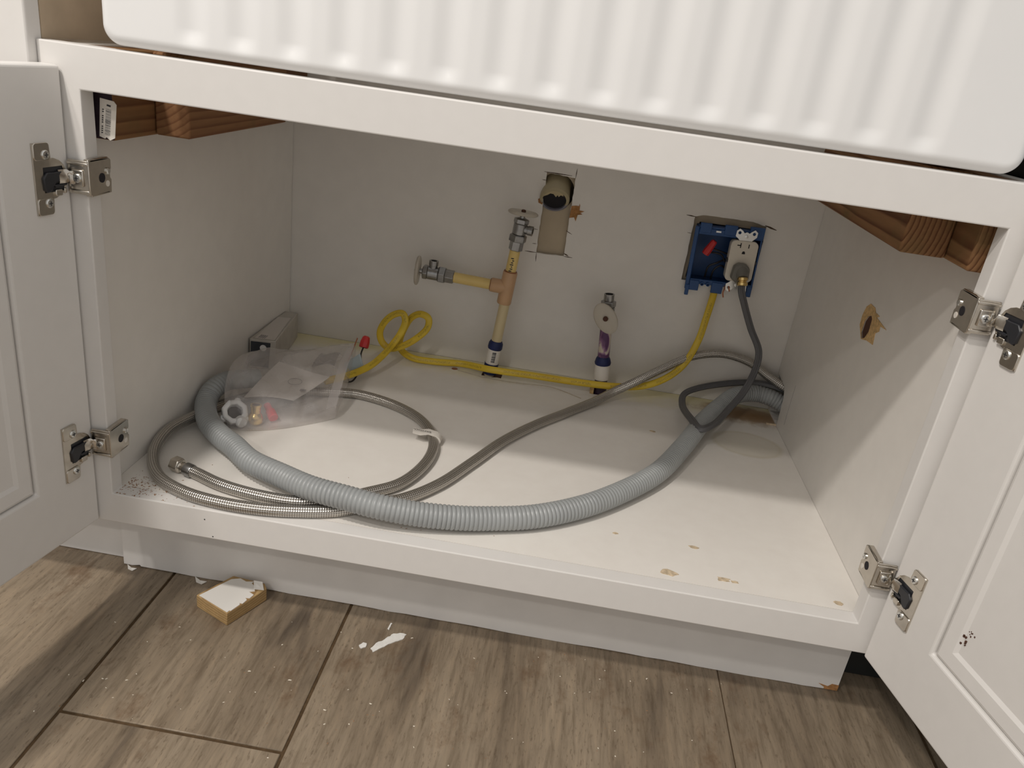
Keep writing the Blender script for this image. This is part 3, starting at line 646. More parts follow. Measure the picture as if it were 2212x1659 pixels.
MB().lathe([(0.0092, 0.0272), (0.0112, 0.0276), (0.0104, 0.0286), (0.0088, 0.0288)], tz, lf, 28).build('glue_ring', 'glue', sup)
MB().lathe([(0.0088, 0.0), (0.0088, 0.096)], tz, lf, 24).build('branch_pipe', 'cpvc', sup)
valve(sup, tz+lf*0.090, lf, (0.03, 0, 1), (0, 0, 1))
valve(sup, tz+up*0.064, up, (1, -0.15, -0.05), (1, 0.35, 0))
MB().lathe([(0.0115, 0.020), (0.0115, 0.053)], b0, up, 24).build('sleeve_label', 'whitelabel', sup)
MB().lathe([(0.0119, 0.048), (0.0127, 0.050), (0.0122, 0.0585), (0.0100, 0.0625), (0.0088, 0.063)], b0, up, 18).build('sleeve_collar', 'bluetape', sup)
MB().lathe([(0.0122, 0.002), (0.0122, 0.021), (0.0115, 0.0215)], b0, up, 18).build('sleeve_base', 'bluetape', sup)
for i in range(9):
    z = 0.0265+0.0021*i; c = b0+up*z; MB().box(c.x-0.0015, c.x+0.0048, c.y-0.0121, c.y-0.0100, c.z, c.z+random.choice((.0006, .0011))).build('barcode_bar', 'ink', sup, smooth=False)
box('hole_filler', (0.350, 0.383, 0.522, 0.541, -0.014, -0.002), 'holedark', sup)  # dark block filling the pipe hole in the cabinet floor

sup2 = thing('supply_pipe', 'short white supply pipe stained with purple primer, one stop valve on top', 'pipe', (0.5557, 0.5285, 0))
up2 = Vector((-0.086, 0, 1)).normalized(); c0 = Vector((0.5560, 0.5285, 0))
MB().lathe([(0.0098, 0.045), (0.0098, 0.125)], c0, up2, 24).build('pipe', 'purple', sup2)
MB().lathe([(0.0128, 0.026), (0.0128, 0.054), (0.0115, 0.055)], c0, up2, 24).build('coupling', 'whitelabel', sup2)
MB().lathe([(0.0133, 0.0525), (0.0140, 0.056), (0.0120, 0.063), (0.0100, 0.0665), (0.0098, 0.067)], c0, up2, 14).build('blue_collar', 'bluetape', sup2)
MB().lathe([(0.0108, -0.03), (0.0108, 0.027)], c0, up2, 20).build('base_pipe', simple('purple_black_pipe', (0.035, 0.018, 0.04), 0.4), sup2)
box('floor_block', (0.5385, 0.5445, 0.519, 0.539, -0.014, 0.010), 'tornwood', sup2)
vv = c0+up2*0.118
m = MB(); m.lathe([(0.0112, 0.0), (0.0130, 0.001), (0.0130, 0.016), (0.0115, 0.017)], vv, up2, 6); m.lathe([(0.0112, 0.016), (0.0112, 0.036)], vv, up2, 20)
sv = m.build('stop_valve', 'chrome', sup2, bevel=0.0006)
MB().lathe([(0.0105, 0.036), (0.0125, 0.037), (0.0125, 0.0455), (0.0100, 0.0465)], vv, up2, 6).build('outlet_nut', 'chrome', sv, bevel=0.0005)
MB().lathe([(0.0086, 0.046), (0.0086, 0.0575), (0.0066, 0.0575), (0.0066, 0.048)], vv, up2, 20).build('outlet', 'chrome', sv)
MB().lathe([(0.0065, 0.0482), (0.0001, 0.0483)], vv, up2, 16).build('outlet_bore', 'void', sv)
hd = Vector((-0.12, -1, 0.05)).normalized(); hp = vv+up2*0.022
MB().lathe([(0.0085, 0.006), (0.0085, 0.018), (0.005, 0.019), (0.004, 0.026)], hp, hd, 16).build('stem', 'chrome', sv)
MB().lathe([(0.006, 0.0235), (0.0250, 0.0245), (0.0270, 0.0262), (0.0270, 0.0285), (0.0245, 0.0300), (0.010, 0.0292), (0.0045, 0.0290)], hp, hd, 36, sx=1.0, sy=0.66, ref=(-0.60, 0, 0.80)).build('handle', 'handle', sv, angle=50)
MB().lathe([(0.0042, 0.0285), (0.0042, 0.0312), (0.0030, 0.0322), (0.0001, 0.0324)], hp, hd, 18).build('handle_screw', 'holedark', sv)

# ------------------------------------------------------------------ electrical box with outlet
eb = thing('outlet_box', 'blue plastic double-gang electrical box set crooked in the wall cut-out', 'electrical box', (0.718, 0.59, 0.19))
EB = Matrix.Translation((0.718, 0.566, 0.2545)) @ Matrix.Rotation(math.radians(-2.0), 4, 'Y')
m = MB().xf(EB); wx, hz, dpth, t = 0.0525, 0.0470, 0.048, 0.0028
m.box(-wx, -wx+t, 0, dpth, -hz, hz); m.box(wx-t, wx, 0, dpth, -hz, hz); m.box(-wx, wx, 0, dpth, hz-t, hz); m.box(-wx, wx, 0, dpth, -hz, -hz+t); m.box(-wx, wx, dpth-t, dpth, -hz, hz)
m.build('box_shell', 'bluebox', eb, bevel=0.0007)
def ebp(nm, b, mat, bev=0.0008): return MB().xf(EB).box(*b).build(nm, mat, eb, bevel=bev)
ebp('side_flange', (-wx-0.004, -wx+0.002, -0.002, 0.004, -0.058, 0.046), 'bluebox'); ebp('corner_leg', (-wx-0.003, -wx+0.003, -0.004, 0.002, -0.068, -0.050), 'bluebox')
ebp('mounting_tab', (-0.049, -0.031, -0.002, 0.004, 0.0370, 0.0525), 'bluebox'); ebp('mounting_tab', (-0.010, 0.0100, -0.002, 0.004, 0.0370, 0.0530), 'bluebox')
ebp('mounting_tab', (-0.050, -0.0345, -0.003, 0.004, -0.0590, -0.0420), 'bluebox'); ebp('mounting_tab', (-0.0135, 0.0045, -0.003, 0.004, -0.0600, -0.0420), 'bluebox')
ebp('top_ledge', (-0.050, 0.0525, -0.0010, 0.004, 0.0340, 0.0440), 'bluebox'); ebp('bottom_ledge', (-0.050, 0.0525, -0.0010, 0.004, -0.0480, -0.0400), 'bluebox')
ebp('mounting_tab', (0.0300, 0.0530, -0.002, 0.004, 0.0360, 0.0545), 'bluebox'); ebp('corner_leg', (0.0440, 0.0520, -0.002, 0.004, -0.0600, -0.0420), 'bluebox')
ebp('clip', (-0.0235, -0.0150, -0.0025, 0.0, 0.0395, 0.0425), 'steel', 0.0004)
for a in (-0.0300, -0.0205): MB().xf(EB).lathe([(0.0032, 0), (0.0032, 0.006), (0.002, 0.006), (0.002, 0.001)], (a, 0.001, -0.0465), (0, -1, 0), 14).build('screw_boss', 'bluebox', eb)
# duplex outlet
ox, oz = 0.0250, -0.0015
m = MB().xf(EB @ Matrix.Translation((ox, 0, oz))); m.prism(rrect(-0.0218, 0.0218, -0.0335, 0.0335, 0.008, 6), -0.0075, 0.010, 'y')
rc = m.build('outlet', 'ivory', eb, bevel=0.0012); rc['label'] = 'ivory duplex outlet'
def oc(nm, b, mat='void', bev=0): return MB().xf(EB @ Matrix.Translation((ox, 0, oz))).box(*b).build(nm, mat, rc, smooth=bool(bev), bevel=bev)
oc('slot', (-0.0073, -0.0058, -0.0078, -0.0070, 0.0220, 0.0300)); oc('slot', (-0.0120, -0.0060, -0.0078, -0.0070, 0.0252, 0.0268)); oc('slot', (0.0058, 0.0073, -0.0078, -0.0070, 0.0225, 0.0290))
MB().xf(EB @ Matrix.Translation((ox, 0, oz))).prism([(-0.0024, 0.0125), (0.0024, 0.0125), (0.0024, 0.0150), (0.0013, 0.0170), (-0.0013, 0.0170), (-0.0024, 0.0150)], -0.0078, -0.0070, 'y').build('ground_hole', 'void', rc, smooth=False)
oc('side_notch', (-0.0240, -0.0205, -0.0070, 0.004, -0.0030, 0.0025), 'ink'); oc('side_notch', (0.0205, 0.0240, -0.0070, 0.004, -0.0035, 0.0015), 'ink')
yk = [(-0.0170, 0.0395), (-0.0165, 0.0485), (-0.0120, 0.0520), (-0.0070, 0.0490), (-0.0040, 0.0455), (0.0, 0.0475), (0.0040, 0.0455), (0.0075, 0.0490), (0.0120, 0.0520), (0.0170, 0.0480), (0.0165, 0.0405), (0.0120, 0.0360), (0.009, 0.0325), (-0.009, 0.0325), (-0.0120, 0.0360)]
for sgn in (1, -1):
    yo = plate('yoke_ear', [(a, sgn*b) for a, b in yk], [[(cx+0.0026*math.cos(math.pi*i/5), sgn*0.0455+0.0026*math.sin(math.pi*i/5)) for i in range(10)] for cx in (-0.0115, 0.0115)], -0.0046, -0.0032, 'y', 'steel', rc)
    yo.data.transform(EB @ Matrix.Translation((ox, 0, oz))); yo.data.update()
    MB().xf(EB @ Matrix.Translation((ox, 0, oz))).lathe([(0.0032, 0), (0.0030, 0.0012), (0.0001, 0.0016)], (0, -0.0046, sgn*0.0400), (0, -1, 0), 14).build('screw', 'steel', rc)
# wire connector and wires inside
MB().xf(EB).lathe([(0.0062, 0.0), (0.0068, 0.006), (0.0052, 0.0240), (0.0038, 0.0260)], (-0.0330, 0.004, 0.0020), (0.42, -0.10, 0.90), 10).build('wire_nut', 'redplastic', eb, angle=20)
for pts in ([(-0.030, .022, .004), (-0.024, .012, .010), (-0.010, .010, .008), (0.004, .014, .004)], [(-0.030, .022, .000), (-0.020, .012, .004), (-0.006, .012, .002), (0.003, .016, -.010)], [(-0.024, .020, -.040), (-0.022, .014, -.020), (-0.010, .012, -.012), (0.003, .018, -.006)], [(-0.014, .020, -.042), (-0.012, .014, -.024), (-0.002, .014, -.016), (0.004, .018, -.020)]):
    sweep('wire', [EB @ Vector(p) for p in pts], 0.0016, 'wire', eb, sides=8, step=0.003)
for pts in ([(0.006, .006, -.044), (0.008, -.004, -.048), (0.006, -.007, -.056), (0.008, -.006, -.064)], [(0.012, .004, -.042), (0.014, -.006, -.047), (0.016, -.006, -.053)]):
    sweep('ground_wire', [EB @ Vector(p) for p in pts], 0.0011, 'copper', eb, sides=8, step=0.002)

# ------------------------------------------------------------------ grey power cord and plug
pc = thing('power_cord', 'flat grey power cord plugged into the outlet, looping over the corrugated hose', 'power cord', (0.7017, 0.3718, 0.03))
sweep('cord', [(0.7478, 0.5385, 0.2270), (0.7485, 0.5320, 0.2130), (0.7570, 0.5300, 0.1940), (0.7781, 0.5300, 0.1538), (0.7990, 0.5250, 0.1185), (0.7985, 0.5150, 0.0892), (0.7829, 0.4900, 0.0575), (0.7575, 0.4509, 0.0400), (0.7240, 0.3880, 0.0345), (0.7035, 0.3690, 0.0335), (0.6935, 0.4000, 0.0330), (0.6895, 0.4840, 0.0215), (0.6990, 0.5300, 0.0235), (0.7320, 0.5545, 0.0310), (0.7948, 0.5600, 0.0480), (0.8310, 0.5520, 0.0545), (0.8600, 0.5440, 0.0530), (0.890, 0.540, 0.045)], 0.0056, 'cord', pc, rb=0.0031, sides=20, step=0.003, ref=(-0.25, -0.75, 0.6))
m = MB(); PX = Matrix.Translation((0.7440, 0.5560, 0.2390)) @ Matrix.Rotation(math.radians(-2), 4, 'Y')
m.xf(PX).prism([(-0.0150, -0.0110), (-0.0125, 0.0090), (-0.0060, 0.0135), (0.0060, 0.0135), (0.0130, 0.0070), (0.0140, -0.0110), (0.006, -0.0170), (-0.007, -0.0170)], -0.012, 0.0030, 'y')
pg = m.build('plug', 'greyplastic', pc, bevel=0.003, seg=3)
MB().lathe([(0.0110, 0.0), (0.0100, 0.010), (0.0088, 0.016)], (0.7452, 0.5520, 0.2420), (0.12, -0.72, -0.68), 18).build('plug_neck', 'greyplastic', pg)
m = MB(); ca, cx_ = Vector((0.7470, 0.5400, 0.2335)), Vector((0.10, -0.25, -1)).normalized()
m.lathe([(0.0070, 0.0), (0.0082, 0.001), (0.0082, 0.0050), (0.0066, 0.0060), (0.0066, 0.0075), (0.0086, 0.0085), (0.0086, 0.0130), (0.0072, 0.0140)], ca, cx_, 20); m.build('brass_collar', 'brass', pg)

# ------------------------------------------------------------------ hoses
def ribs(s, L):
    cuff = max(0.0, min(1.0, (s-0.045)/0.03))     # smooth cuff at the hidden end
    ph = (s/0.0052) % 1.0
    return 0.95+cuff*(-0.065+0.115*abs(math.sin(math.pi*ph))**0.55)
HO = [(0.046, 0.298, 0.0305), (0.028, 0.283, 0.0320), (0.0120, 0.2610, 0.0340), (0.0045, 0.2380, 0.0290), (0.0040, 0.2230, 0.0220), (0.0120, 0.2010, 0.0180), (0.0340, 0.1660, 0.0175), (0.0640, 0.1350, 0.0185), (0.0905, 0.1135, 0.0205), (0.1258, 0.0821, 0.0220), (0.1737, 0.0573, 0.0250), (0.2165, 0.0362, 0.0285), (0.2624, 0.0268, 0.0295), (0.2985, 0.0240, 0.0275), (0.3397, 0.0305, 0.0220), (0.3868, 0.0426, 0.0180), (0.4211, 0.0543, 0.0165), (0.4739, 0.0759, 0.0160), (0.5329, 0.1181, 0.0160), (0.5844, 0.1726, 0.0160), (0.6328, 0.2390, 0.0160), (0.6780, 0.3333, 0.0180), (0.7140, 0.4180, 0.0220), (0.7510, 0.4868, 0.0270), (0.7852, 0.5310, 0.0350), (0.8185, 0.5450, 0.0375), (0.8430, 0.5390, 0.0365), (0.8620, 0.5330, 0.0310), (0.884, 0.527, 0.026)]
dh = sweep('drain_hose', HO, 0.0145, 'drainhose', None, sides=24, step=0.00058, radf=ribs)
tag(dh, 'thick grey corrugated drain hose curving across the cabinet floor', 'hose')
bh = thing('braided_hose', 'long braided steel supply hose looped on the cabinet floor', 'hose', (0.0382, 0.0698, 0))
r = 0.0072
BR = [(0.0551, 0.0630, 0.0078), (0.0700, 0.0580, 0.0075), (0.1092, 0.0424, 0.0075), (0.1585, 0.0341, 0.0075), (0.2026, 0.0355, 0.0075), (0.2391, 0.0517, 0.0075), (0.2721, 0.0787, 0.0075), (0.3030, 0.1106, 0.0075), (0.3226, 0.1672, 0.0075), (0.3243, 0.2229, 0.0075), (0.3111, 0.2648, 0.0075), (0.2847, 0.3020, 0.0075), (0.2397, 0.3319, 0.0075), (0.1868, 0.3468, 0.0075), (0.1561, 0.3431, 0.0075), (0.1008, 0.3236, 0.0075), (0.0520, 0.2945, 0.0075), (0.0200, 0.2464, 0.0080),
      (0.0040, 0.1780, 0.0140), (-0.0045, 0.1290, 0.0150), (0.0015, 0.0870, 0.0095), (0.0329, 0.0391, r), (0.0773, 0.0157, r), (0.1252, 0.0078, r), (0.1687, 0.0093, r), (0.2093, 0.0174, r), (0.2488, 0.0310, r), (0.2829, 0.0543, r), (0.3180, 0.0818, r), (0.3499, 0.1252, r), (0.3817, 0.1945, r), (0.4152, 0.2723, r), (0.4545, 0.3401, r), (0.4997, 0.4037, r), (0.5460, 0.4650, 0.0095), (0.5749, 0.4930, 0.0190), (0.6099, 0.5020, 0.0410), (0.6466, 0.5200, 0.0610), (0.6788, 0.5360, 0.0773), (0.7015, 0.5450, 0.0870), (0.7485, 0.5560, 0.0950), (0.7980, 0.5610, 0.0860), (0.8320, 0.5560, 0.0690), (0.8560, 0.5400, 0.0605), (0.884, 0.532, 0.052)]
sweep('braided_sleeve', BR, r, 'braid', bh, sides=20, step=0.003)
a = Vector((0.0551, 0.0630, r+0.0006)); d = Vector((-0.0169, 0.0060, 0.0)).normalized()
MB().lathe([(0.0077, -0.010), (0.0081, -0.009), (0.0081, 0.0005), (0.0064, 0.001)], a, d, 24).build('crimp_ferrule', 'chrome', bh)
MB().lathe([(0.0062, 0.0), (0.0062, 0.007), (0.0078, 0.0085)], a, d, 24).build('ferrule_neck', 'nickel', bh)
MB().lathe([(0.0080, 0.0080), (0.0096, 0.0092), (0.0096, 0.0200), (0.0085, 0.0212), (0.0062, 0.0212), (0.0062, 0.0120)], a+Vector((0, 0, 0.0010)), d, 6).build('hex_nut', 'nickel', bh, bevel=0.0008)
# folded paper tag on the hose
tp = [(0.3250, 0.2445), (0.3110, 0.2468), (0.3000, 0.2440), (0.2885, 0.2480)]
vs = []; 
for i, (tx, ty) in enumerate(tp):
    zz = 0.0150+0.0012*math.sin(i*1.8); vs += [(tx, ty+0.0065, zz+0.0012), (tx+0.002, ty-0.0065, zz-0.0012)]
vs += [(x, y, z-0.0003) for x, y, z in vs]; fs = []
for i in range(3): fs += [(2*i, 2*i+1, 2*i+3, 2*i+2), (8+2*i, 8+2*i+2, 8+2*i+3, 8+2*i+1), (2*i, 2*i+2, 8+2*i+2, 8+2*i), (2*i+1, 8+2*i+1, 8+2*i+3, 2*i+3)]
fs += [(0, 8, 9, 1), (6, 7, 15, 14)]
pt = MB().add(vs, fs).build('paper_tag', 'whitelabel', bh, angle=60); pt['label'] = 'white paper flag tag with black lettering'
m = MB(); m.lathe([(0.0079, -0.006), (0.0079, 0.006)], (0.3235, 0.2440, r+0.0005), Vector((0.02, 1, 0)), 20); m.build('tag_wrap', 'whitelabel', bh)
mw = Matrix.Translation((0.3030, 0.2458, 0.0172)) @ Matrix.Rotation(math.radians(174), 4, 'Z') @ Matrix.Rotation(math.radians(8), 4, 'X')
text_mesh('tag_lettering', 'EASTMAN', 0.0058, 'ink', mw, pt)

# ------------------------------------------------------------------ yellow cable
YC = [(0.7136, 0.5712, 0.2055), (0.7131, 0.5660, 0.1930), (0.7075, 0.5520, 0.1517), (0.7019, 0.5430, 0.1153), (0.6864, 0.5330, 0.0744), (0.6613, 0.5230, 0.0484), (0.6247, 0.5130, 0.0310), (0.5786, 0.5080, 0.0240), (0.5160, 0.5050, 0.0215), (0.4371, 0.5070, 0.0195), (0.3647, 0.5120, 0.0160), (0.3131, 0.5330, 0.0095), (0.2619, 0.5270, 0.0075), (0.2247, 0.5290, 0.0075), (0.2035, 0.5370, 0.0150),
      (0.1998, 0.5340, 0.0320), (0.2076, 0.5290, 0.0605), (0.2190, 0.5260, 0.0818), (0.2336, 0.5230, 0.0910), (0.2482, 0.5200, 0.0870), (0.2490, 0.5180, 0.0710), (0.2329, 0.5160, 0.0500), (0.2080, 0.5150, 0.0310), (0.1864, 0.5170, 0.0230), (0.1725, 0.5190, 0.0310), (0.1675, 0.5190, 0.0480), (0.1751, 0.5180, 0.0690), (0.1905, 0.5170, 0.0850), (0.2045, 0.5170, 0.0890), (0.2105, 0.5150, 0.0780), (0.2051, 0.5120, 0.0560), (0.1950, 0.5050, 0.0370), (0.1880, 0.4750, 0.0280), (0.1780, 0.4370, 0.0215), (0.1640, 0.4050, 0.0190), (0.1495, 0.3780, 0.0190), (0.128, 0.350, 0.0185)]
yc = sweep('electrical_cable', YC, 0.0058, 'yellow', None, rb=0.0030, sides=18, step=0.003, ref=(0.0, -0.9, 0.42))
tag(yc, 'yellow flat electrical cable running from the outlet box, looped at the left', 'cable')

# ------------------------------------------------------------------ carton, bag and its contents, loose wires
ct = thing('carton', 'small narrow carton with a dark end and white dot, in the left back corner', 'carton', (0.005, 0.47, 0))
q0 = [(-0.0095, 0.3950), (0.0310, 0.4000), (0.0100, 0.5560), (-0.0125, 0.5560)]
zz0, zz1 = 0.0005, 0.0500
MB().add([(x, y, zz0) for x, y in q0]+[(x, y, zz1 if i < 2 else 0.046) for i, (x, y) in enumerate(q0)], [(3, 2, 1, 0), (4, 5, 6, 7), (0, 1, 5, 4), (1, 2, 6, 5), (2, 3, 7, 6), (3, 0, 4, 7)]).build('carton_body', 'carton', ct, bevel=0.0012)
fd = Vector((0.0405, 0.005, 0)).normalized(); fn = Vector((0.005, -0.0405, 0)).normalized()
def cpt(a, z, o): p = Vector((-0.0095, 0.3950, 0))+fd*a+fn*o; return (p.x, p.y, z)
m = MB(); m.add([cpt(.0010, .004, .0003), cpt(.0300, .003, .0003), cpt(.0330, .046, .0003), cpt(.0020, .046, .0003)], [(0, 1, 2, 3)]); m.build('dark_end_print', 'cartondark', ct, smooth=False)
m = MB(); p = cpt(.0215, .0365, .0004); m.lathe([(0.0052, 0.0), (0.0052, 0.0006), (0.0001, 0.0008)], p, fn, 24); m.build('white_dot', 'whiteplastic', ct)
m = MB(); m.add([(-0.0030, 0.398, 0.0505), (0.0285, 0.4015, 0.0505), (0.0105, 0.520, 0.0477), (-0.0108, 0.515, 0.0478)], [(0, 1, 2, 3)]); m.build('pale_label', 'paper', ct, smooth=False)
for i in range(4): MB().box(0.001+0.003*i, 0.0026+0.003*i, 0.403, 0.417, 0.0503, 0.0507).build('printed_line', 'printgrey', ct, smooth=False)

CP = [[(0.046, 0.192, 0.003), (0.100, 0.203, 0.003), (0.172, 0.268, 0.016)], [(0.022, 0.275, 0.064), (0.088, 0.305, 0.052), (0.160, 0.365, 0.046)], [(0.052, 0.392, 0.030), (0.092, 0.440, 0.034), (0.142, 0.466, 0.044)]]
def quad(a, b, c, t): return a*(2*(t-.5)*(t-1))+b*(-4*t*(t-1))+c*(2*t*(t-.5))
def bagpt(u, v):
    rows = [quad(*[Vector(p) for p in CP[j]], u) for j in range(3)]; return quad(*rows, v)
N = 56; vs = []; fs = []
for layer in (0, 1):
    for j in range(N+1):
        for i in range(N+1):
            u, v = i/N, j/N; p = bagpt(u, v); e = min(u, 1-u, v*1.4, 1-v, 0.16)/0.16; e = e*e*(3-2*e)
            wr = 0.0045*abs(math.sin(7.0*u-4.2*v+0.6))+0.0035*abs(math.sin(8.5*v+3.1*u+0.9))+0.0015*abs(math.sin(19*u+11*v))-0.0045
            top = p.z+0.010*e*math.sin(math.pi*min(1, v*1.2))+wr*(0.25+0.75*e)
            front = max(0.0, 1-v/0.30); top += 0.026*e*front*(1 if u < 0.75 else 0.4)
            low = max(0.0012, p.z*0.35-0.004+wr*0.3) if layer else 0
            vs.append((p.x, p.y, max(0.0025, top) if not layer else min(low, max(0.0025, top)-0.0006)))
n = N+1
for layer in (0, 1):
    o = layer*n*n
    for j in range(N):
        for i in range(N): f = (o+j*n+i, o+j*n+i+1, o+(j+1)*n+i+1, o+(j+1)*n+i); fs.append(f if not layer else f[::-1])
per = [i for i in range(N)]+[j*n+N for j in range(N)]+[N*n+N-i for i in range(N)]+[(N-j)*n for j in range(N)]
for q in range(len(per)): a, b = per[q], per[(q+1) % len(per)]; fs.append((b, a, n*n+a, n*n+b))
bagv = list(vs)
bag = tag(MB().add(vs, fs).build('plastic_bag', 'bag', None, angle=60), 'crumpled clear plastic parts bag lying over the hoses', 'bag')

def bag_strip(name, u0, u1, v0, v1, mat, lift):
    K_ = 14; vv_ = []; ff_ = []
    for j in range(K_+1):
        for i in range(K_+1):
            iu = (u0+(u1-u0)*i/K_)*N; jv = (v0+(v1-v0)*j/K_)*N; i0, j0 = min(N-1, int(iu)), min(N-1, int(jv)); fu, fv = iu-i0, jv-j0
            q = [Vector(bagv[(j0+b)*(N+1)+i0+a]) for b in (0, 1) for a in (0, 1)]
            p = (q[0]*(1-fu)+q[1]*fu)*(1-fv)+(q[2]*(1-fu)+q[3]*fu)*fv; vv_.append((p.x, p.y, p.z+lift))
    for j in range(K_):
        for i in range(K_): ff_.append((j*(K_+1)+i, j*(K_+1)+i+1, (j+1)*(K_+1)+i+1, (j+1)*(K_+1)+i))
    return MB().add(vv_, ff_).build(name, mat, bag, angle=60)
bag_strip('seal_highlight', 0.93, 0.995, 0.02, 0.99, 'sealhighlight', 0.0006)  # whitish edge strips: seal plus fold highlight put in as colour
bag_strip('seal_highlight', 0.02, 0.93, 0.955, 0.99, 'sealhighlight', 0.0006)
bag_strip('printed_block', 0.72, 0.90, 0.42, 0.66, 'bagprint', 0.0006)
# leaflet in the bag
vs = []; K = 12
for j in range(K+1):
    for i in range(K+1):
        u, v = i/K, j/K
        p = Vector((0.046, 0.247, 0))*(1-u)*(1-v)+Vector((0.108, 0.273, 0))*u*(1-v)+Vector((0.140, 0.336, 0))*u*v+Vector((0.064, 0.330, 0))*(1-u)*v
        vs.append((p.x, p.y, 0.022+0.022*v-0.006*u+0.004*math.sin(3*u+2*v)))
vs += [(x, y, z-0.0009) for x, y, z in vs]; fs = []; n = K+1
for j in range(K):
    for i in range(K): f = (j*n+i, j*n+i+1, (j+1)*n+i+1, (j+1)*n+i); fs += [f, tuple(q+n*n for q in f[::-1])]
per = [i for i in range(K)]+[j*n+K for j in range(K)]+[K*n+K-i for i in range(K)]+[(K-j)*n for j in range(K)]
for q in range(len(per)): a, b = per[q], per[(q+1) % len(per)]; fs.append((b, a, n*n+a, n*n+b))
lt = tag(MB().add(vs, fs).build('leaflet', 'paper', None, angle=60), 'folded paper leaflet inside the clear bag', 'leaflet')
m = MB(); m.lathe([(0.0105, 0.0), (0.0105, 0.0004), (0.0097, 0.0004), (0.0097, 0.0), (0.0105, 0.0)], (0.100, 0.300, 0.0335), (-.05, -.25, 1), 28, sx=1.0, sy=.75, caps=False); m.build('printed_ring', 'printgrey', lt)
MB().box(0.1115, 0.1195, 0.2880, 0.2935, 0.0262, 0.0268).build('printed_patch', 'printgrey', lt, smooth=False)

wn = thing('plastic_nut', 'white plastic winged nut elbow in the clear bag', 'fitting', (0.0500, 0.2090, 0))
ax = Vector((0.38, -0.62, 0.62)).normalized(); c = Vector((0.0520, 0.2035, 0.0195))
MB().lathe([(0.0094, -0.014), (0.0168, -0.014), (0.0182, -0.004), (0.0176, 0.0030), (0.0160, 0.0048), (0.0105, 0.0042), (0.0094, -0.010)], c, ax, 8).build('ring', 'whiteplastic', wn, bevel=0.0012)
MB().lathe([(0.0094, -0.006), (0.0001, -0.0061)], c, ax, 24).build('bore', simple('grey_bore', (0.06, 0.05, 0.05), .6), wn)
for a in (0.4, 2.5, 4.4):
    e1 = ax.cross(Vector((0, 0, 1))).normalized(); e2 = ax.cross(e1); q = c+(e1*math.cos(a)+e2*math.sin(a))*0.0165-ax*0.006
    q.z = max(q.z, 0.0055); MB().lathe([(0.0035, -0.006), (0.0052, -0.003), (0.0052, 0.003), (0.0035, 0.006)], q, ax, 10).build('wing', 'whiteplastic', wn)
MB().lathe([(0.0080, 0.0), (0.0080, 0.006), (0.0065, 0.008)], (0.0600, 0.2010, 0.0088), (0.75, -0.65, 0.0), 16).build('spout', 'whiteplastic', wn)
bf = thing('brass_fitting', 'small yellow brass pipe fitting beside the white nut', 'fitting', (0.0745, 0.2150, 0))
MB().lathe([(0.0070, 0.0), (0.0098, 0.003), (0.0102, 0.009), (0.0085, 0.0140), (0.0066, 0.0165)], (0.0765, 0.2130, 0.0012), (0, 0.1, 1), 20).build('body', 'brass', bf)
MB().lathe([(0.0064, 0.0155), (0.0064, 0.0255), (0.0074, 0.0260), (0.0074, 0.0285), (0.0052, 0.0285), (0.0052, 0.020)], (0.0765, 0.2130, 0.0012), (0, 0.1, 1), 20).build('collar', 'brass', bf)
MB().lathe([(0.0051, 0.0235), (0.0001, 0.0236)], (0.0765, 0.2130, 0.0012), (0, 0.1, 1), 16).build('bore', 'holedark', bf)
rf = thing('red_fitting', 'small red plastic fitting beside the brass fitting', 'fitting', (0.0920, 0.2320, 0))
MB().lathe([(0.0060, 0.0), (0.0068, 0.001), (0.0068, 0.0150), (0.0054, 0.016)], (0.0980, 0.2250, 0.0082), (-0.62, 0.72, 0.25), 10).build('body', 'pinkred', rf, angle=20)
MB().lathe([(0.0050, 0.015), (0.0050, 0.029), (0.0036, 0.030)], (0.0980, 0.2250, 0.0082), (-0.62, 0.72, 0.25), 16).build('tip', 'pinkred', rf)

lw = thing('capped_wire', 'thin black wire with a red wire nut, beside the end of the yellow cable', 'wire', (0.146, 0.46, 0))
sweep('black_wire', [(0.1370, 0.3880, 0.006), (0.1560, 0.3960, 0.004), (0.1605, 0.4180, 0.010), (0.1570, 0.4460, 0.018), (0.1500, 0.4700, 0.024), (0.1500, 0.4860, 0.032)], 0.0014, 'wire', lw, sides=8)
MB().lathe([(0.0075, 0.0), (0.0082, 0.002), (0.0080, 0.010), (0.0062, 0.018), (0.0040, 0.020)], (0.1500, 0.4830, 0.0300), (0.10, 0.45, 0.9), 8).build('red_wire_nut', 'redplastic', lw, angle=20)
m = MB(); m.lathe([(0.0070, -0.0002), (0.0001, 0.0002)], (0.1500, 0.4830, 0.0300), (0.10, 0.45, 0.9), 12); m.build('nut_bore', 'holedark', lw)
ms = tag(MB().add([(0.146, 0.395, 0.010), (0.170, 0.425, 0.012), (0.156, 0.440, 0.036), (0.142, 0.405, 0.030), (0.1465, 0.3962, 0.0095), (0.1705, 0.4262, 0.0115), (0.1565, 0.4412, 0.0355), (0.1425, 0.4062, 0.0295)], [(0, 1, 2, 3), (7, 6, 5, 4), (0, 4, 5, 1), (1, 5, 6, 2), (2, 6, 7, 3), (3, 7, 4, 0)]).build('metal_plate', 'sheet', None, smooth=False), 'small pale blue bent metal plate behind the clear bag', 'metal plate')
cw = tag(sweep('copper_wire', [(0.1440, 0.3980, 0.012), (0.1430, 0.4050, 0.024), (0.1455, 0.4300, 0.040), (0.1480, 0.4500, 0.058)], 0.0010, 'copper', None, sides=8), 'thin bare copper wire standing beside the clear bag', 'wire')

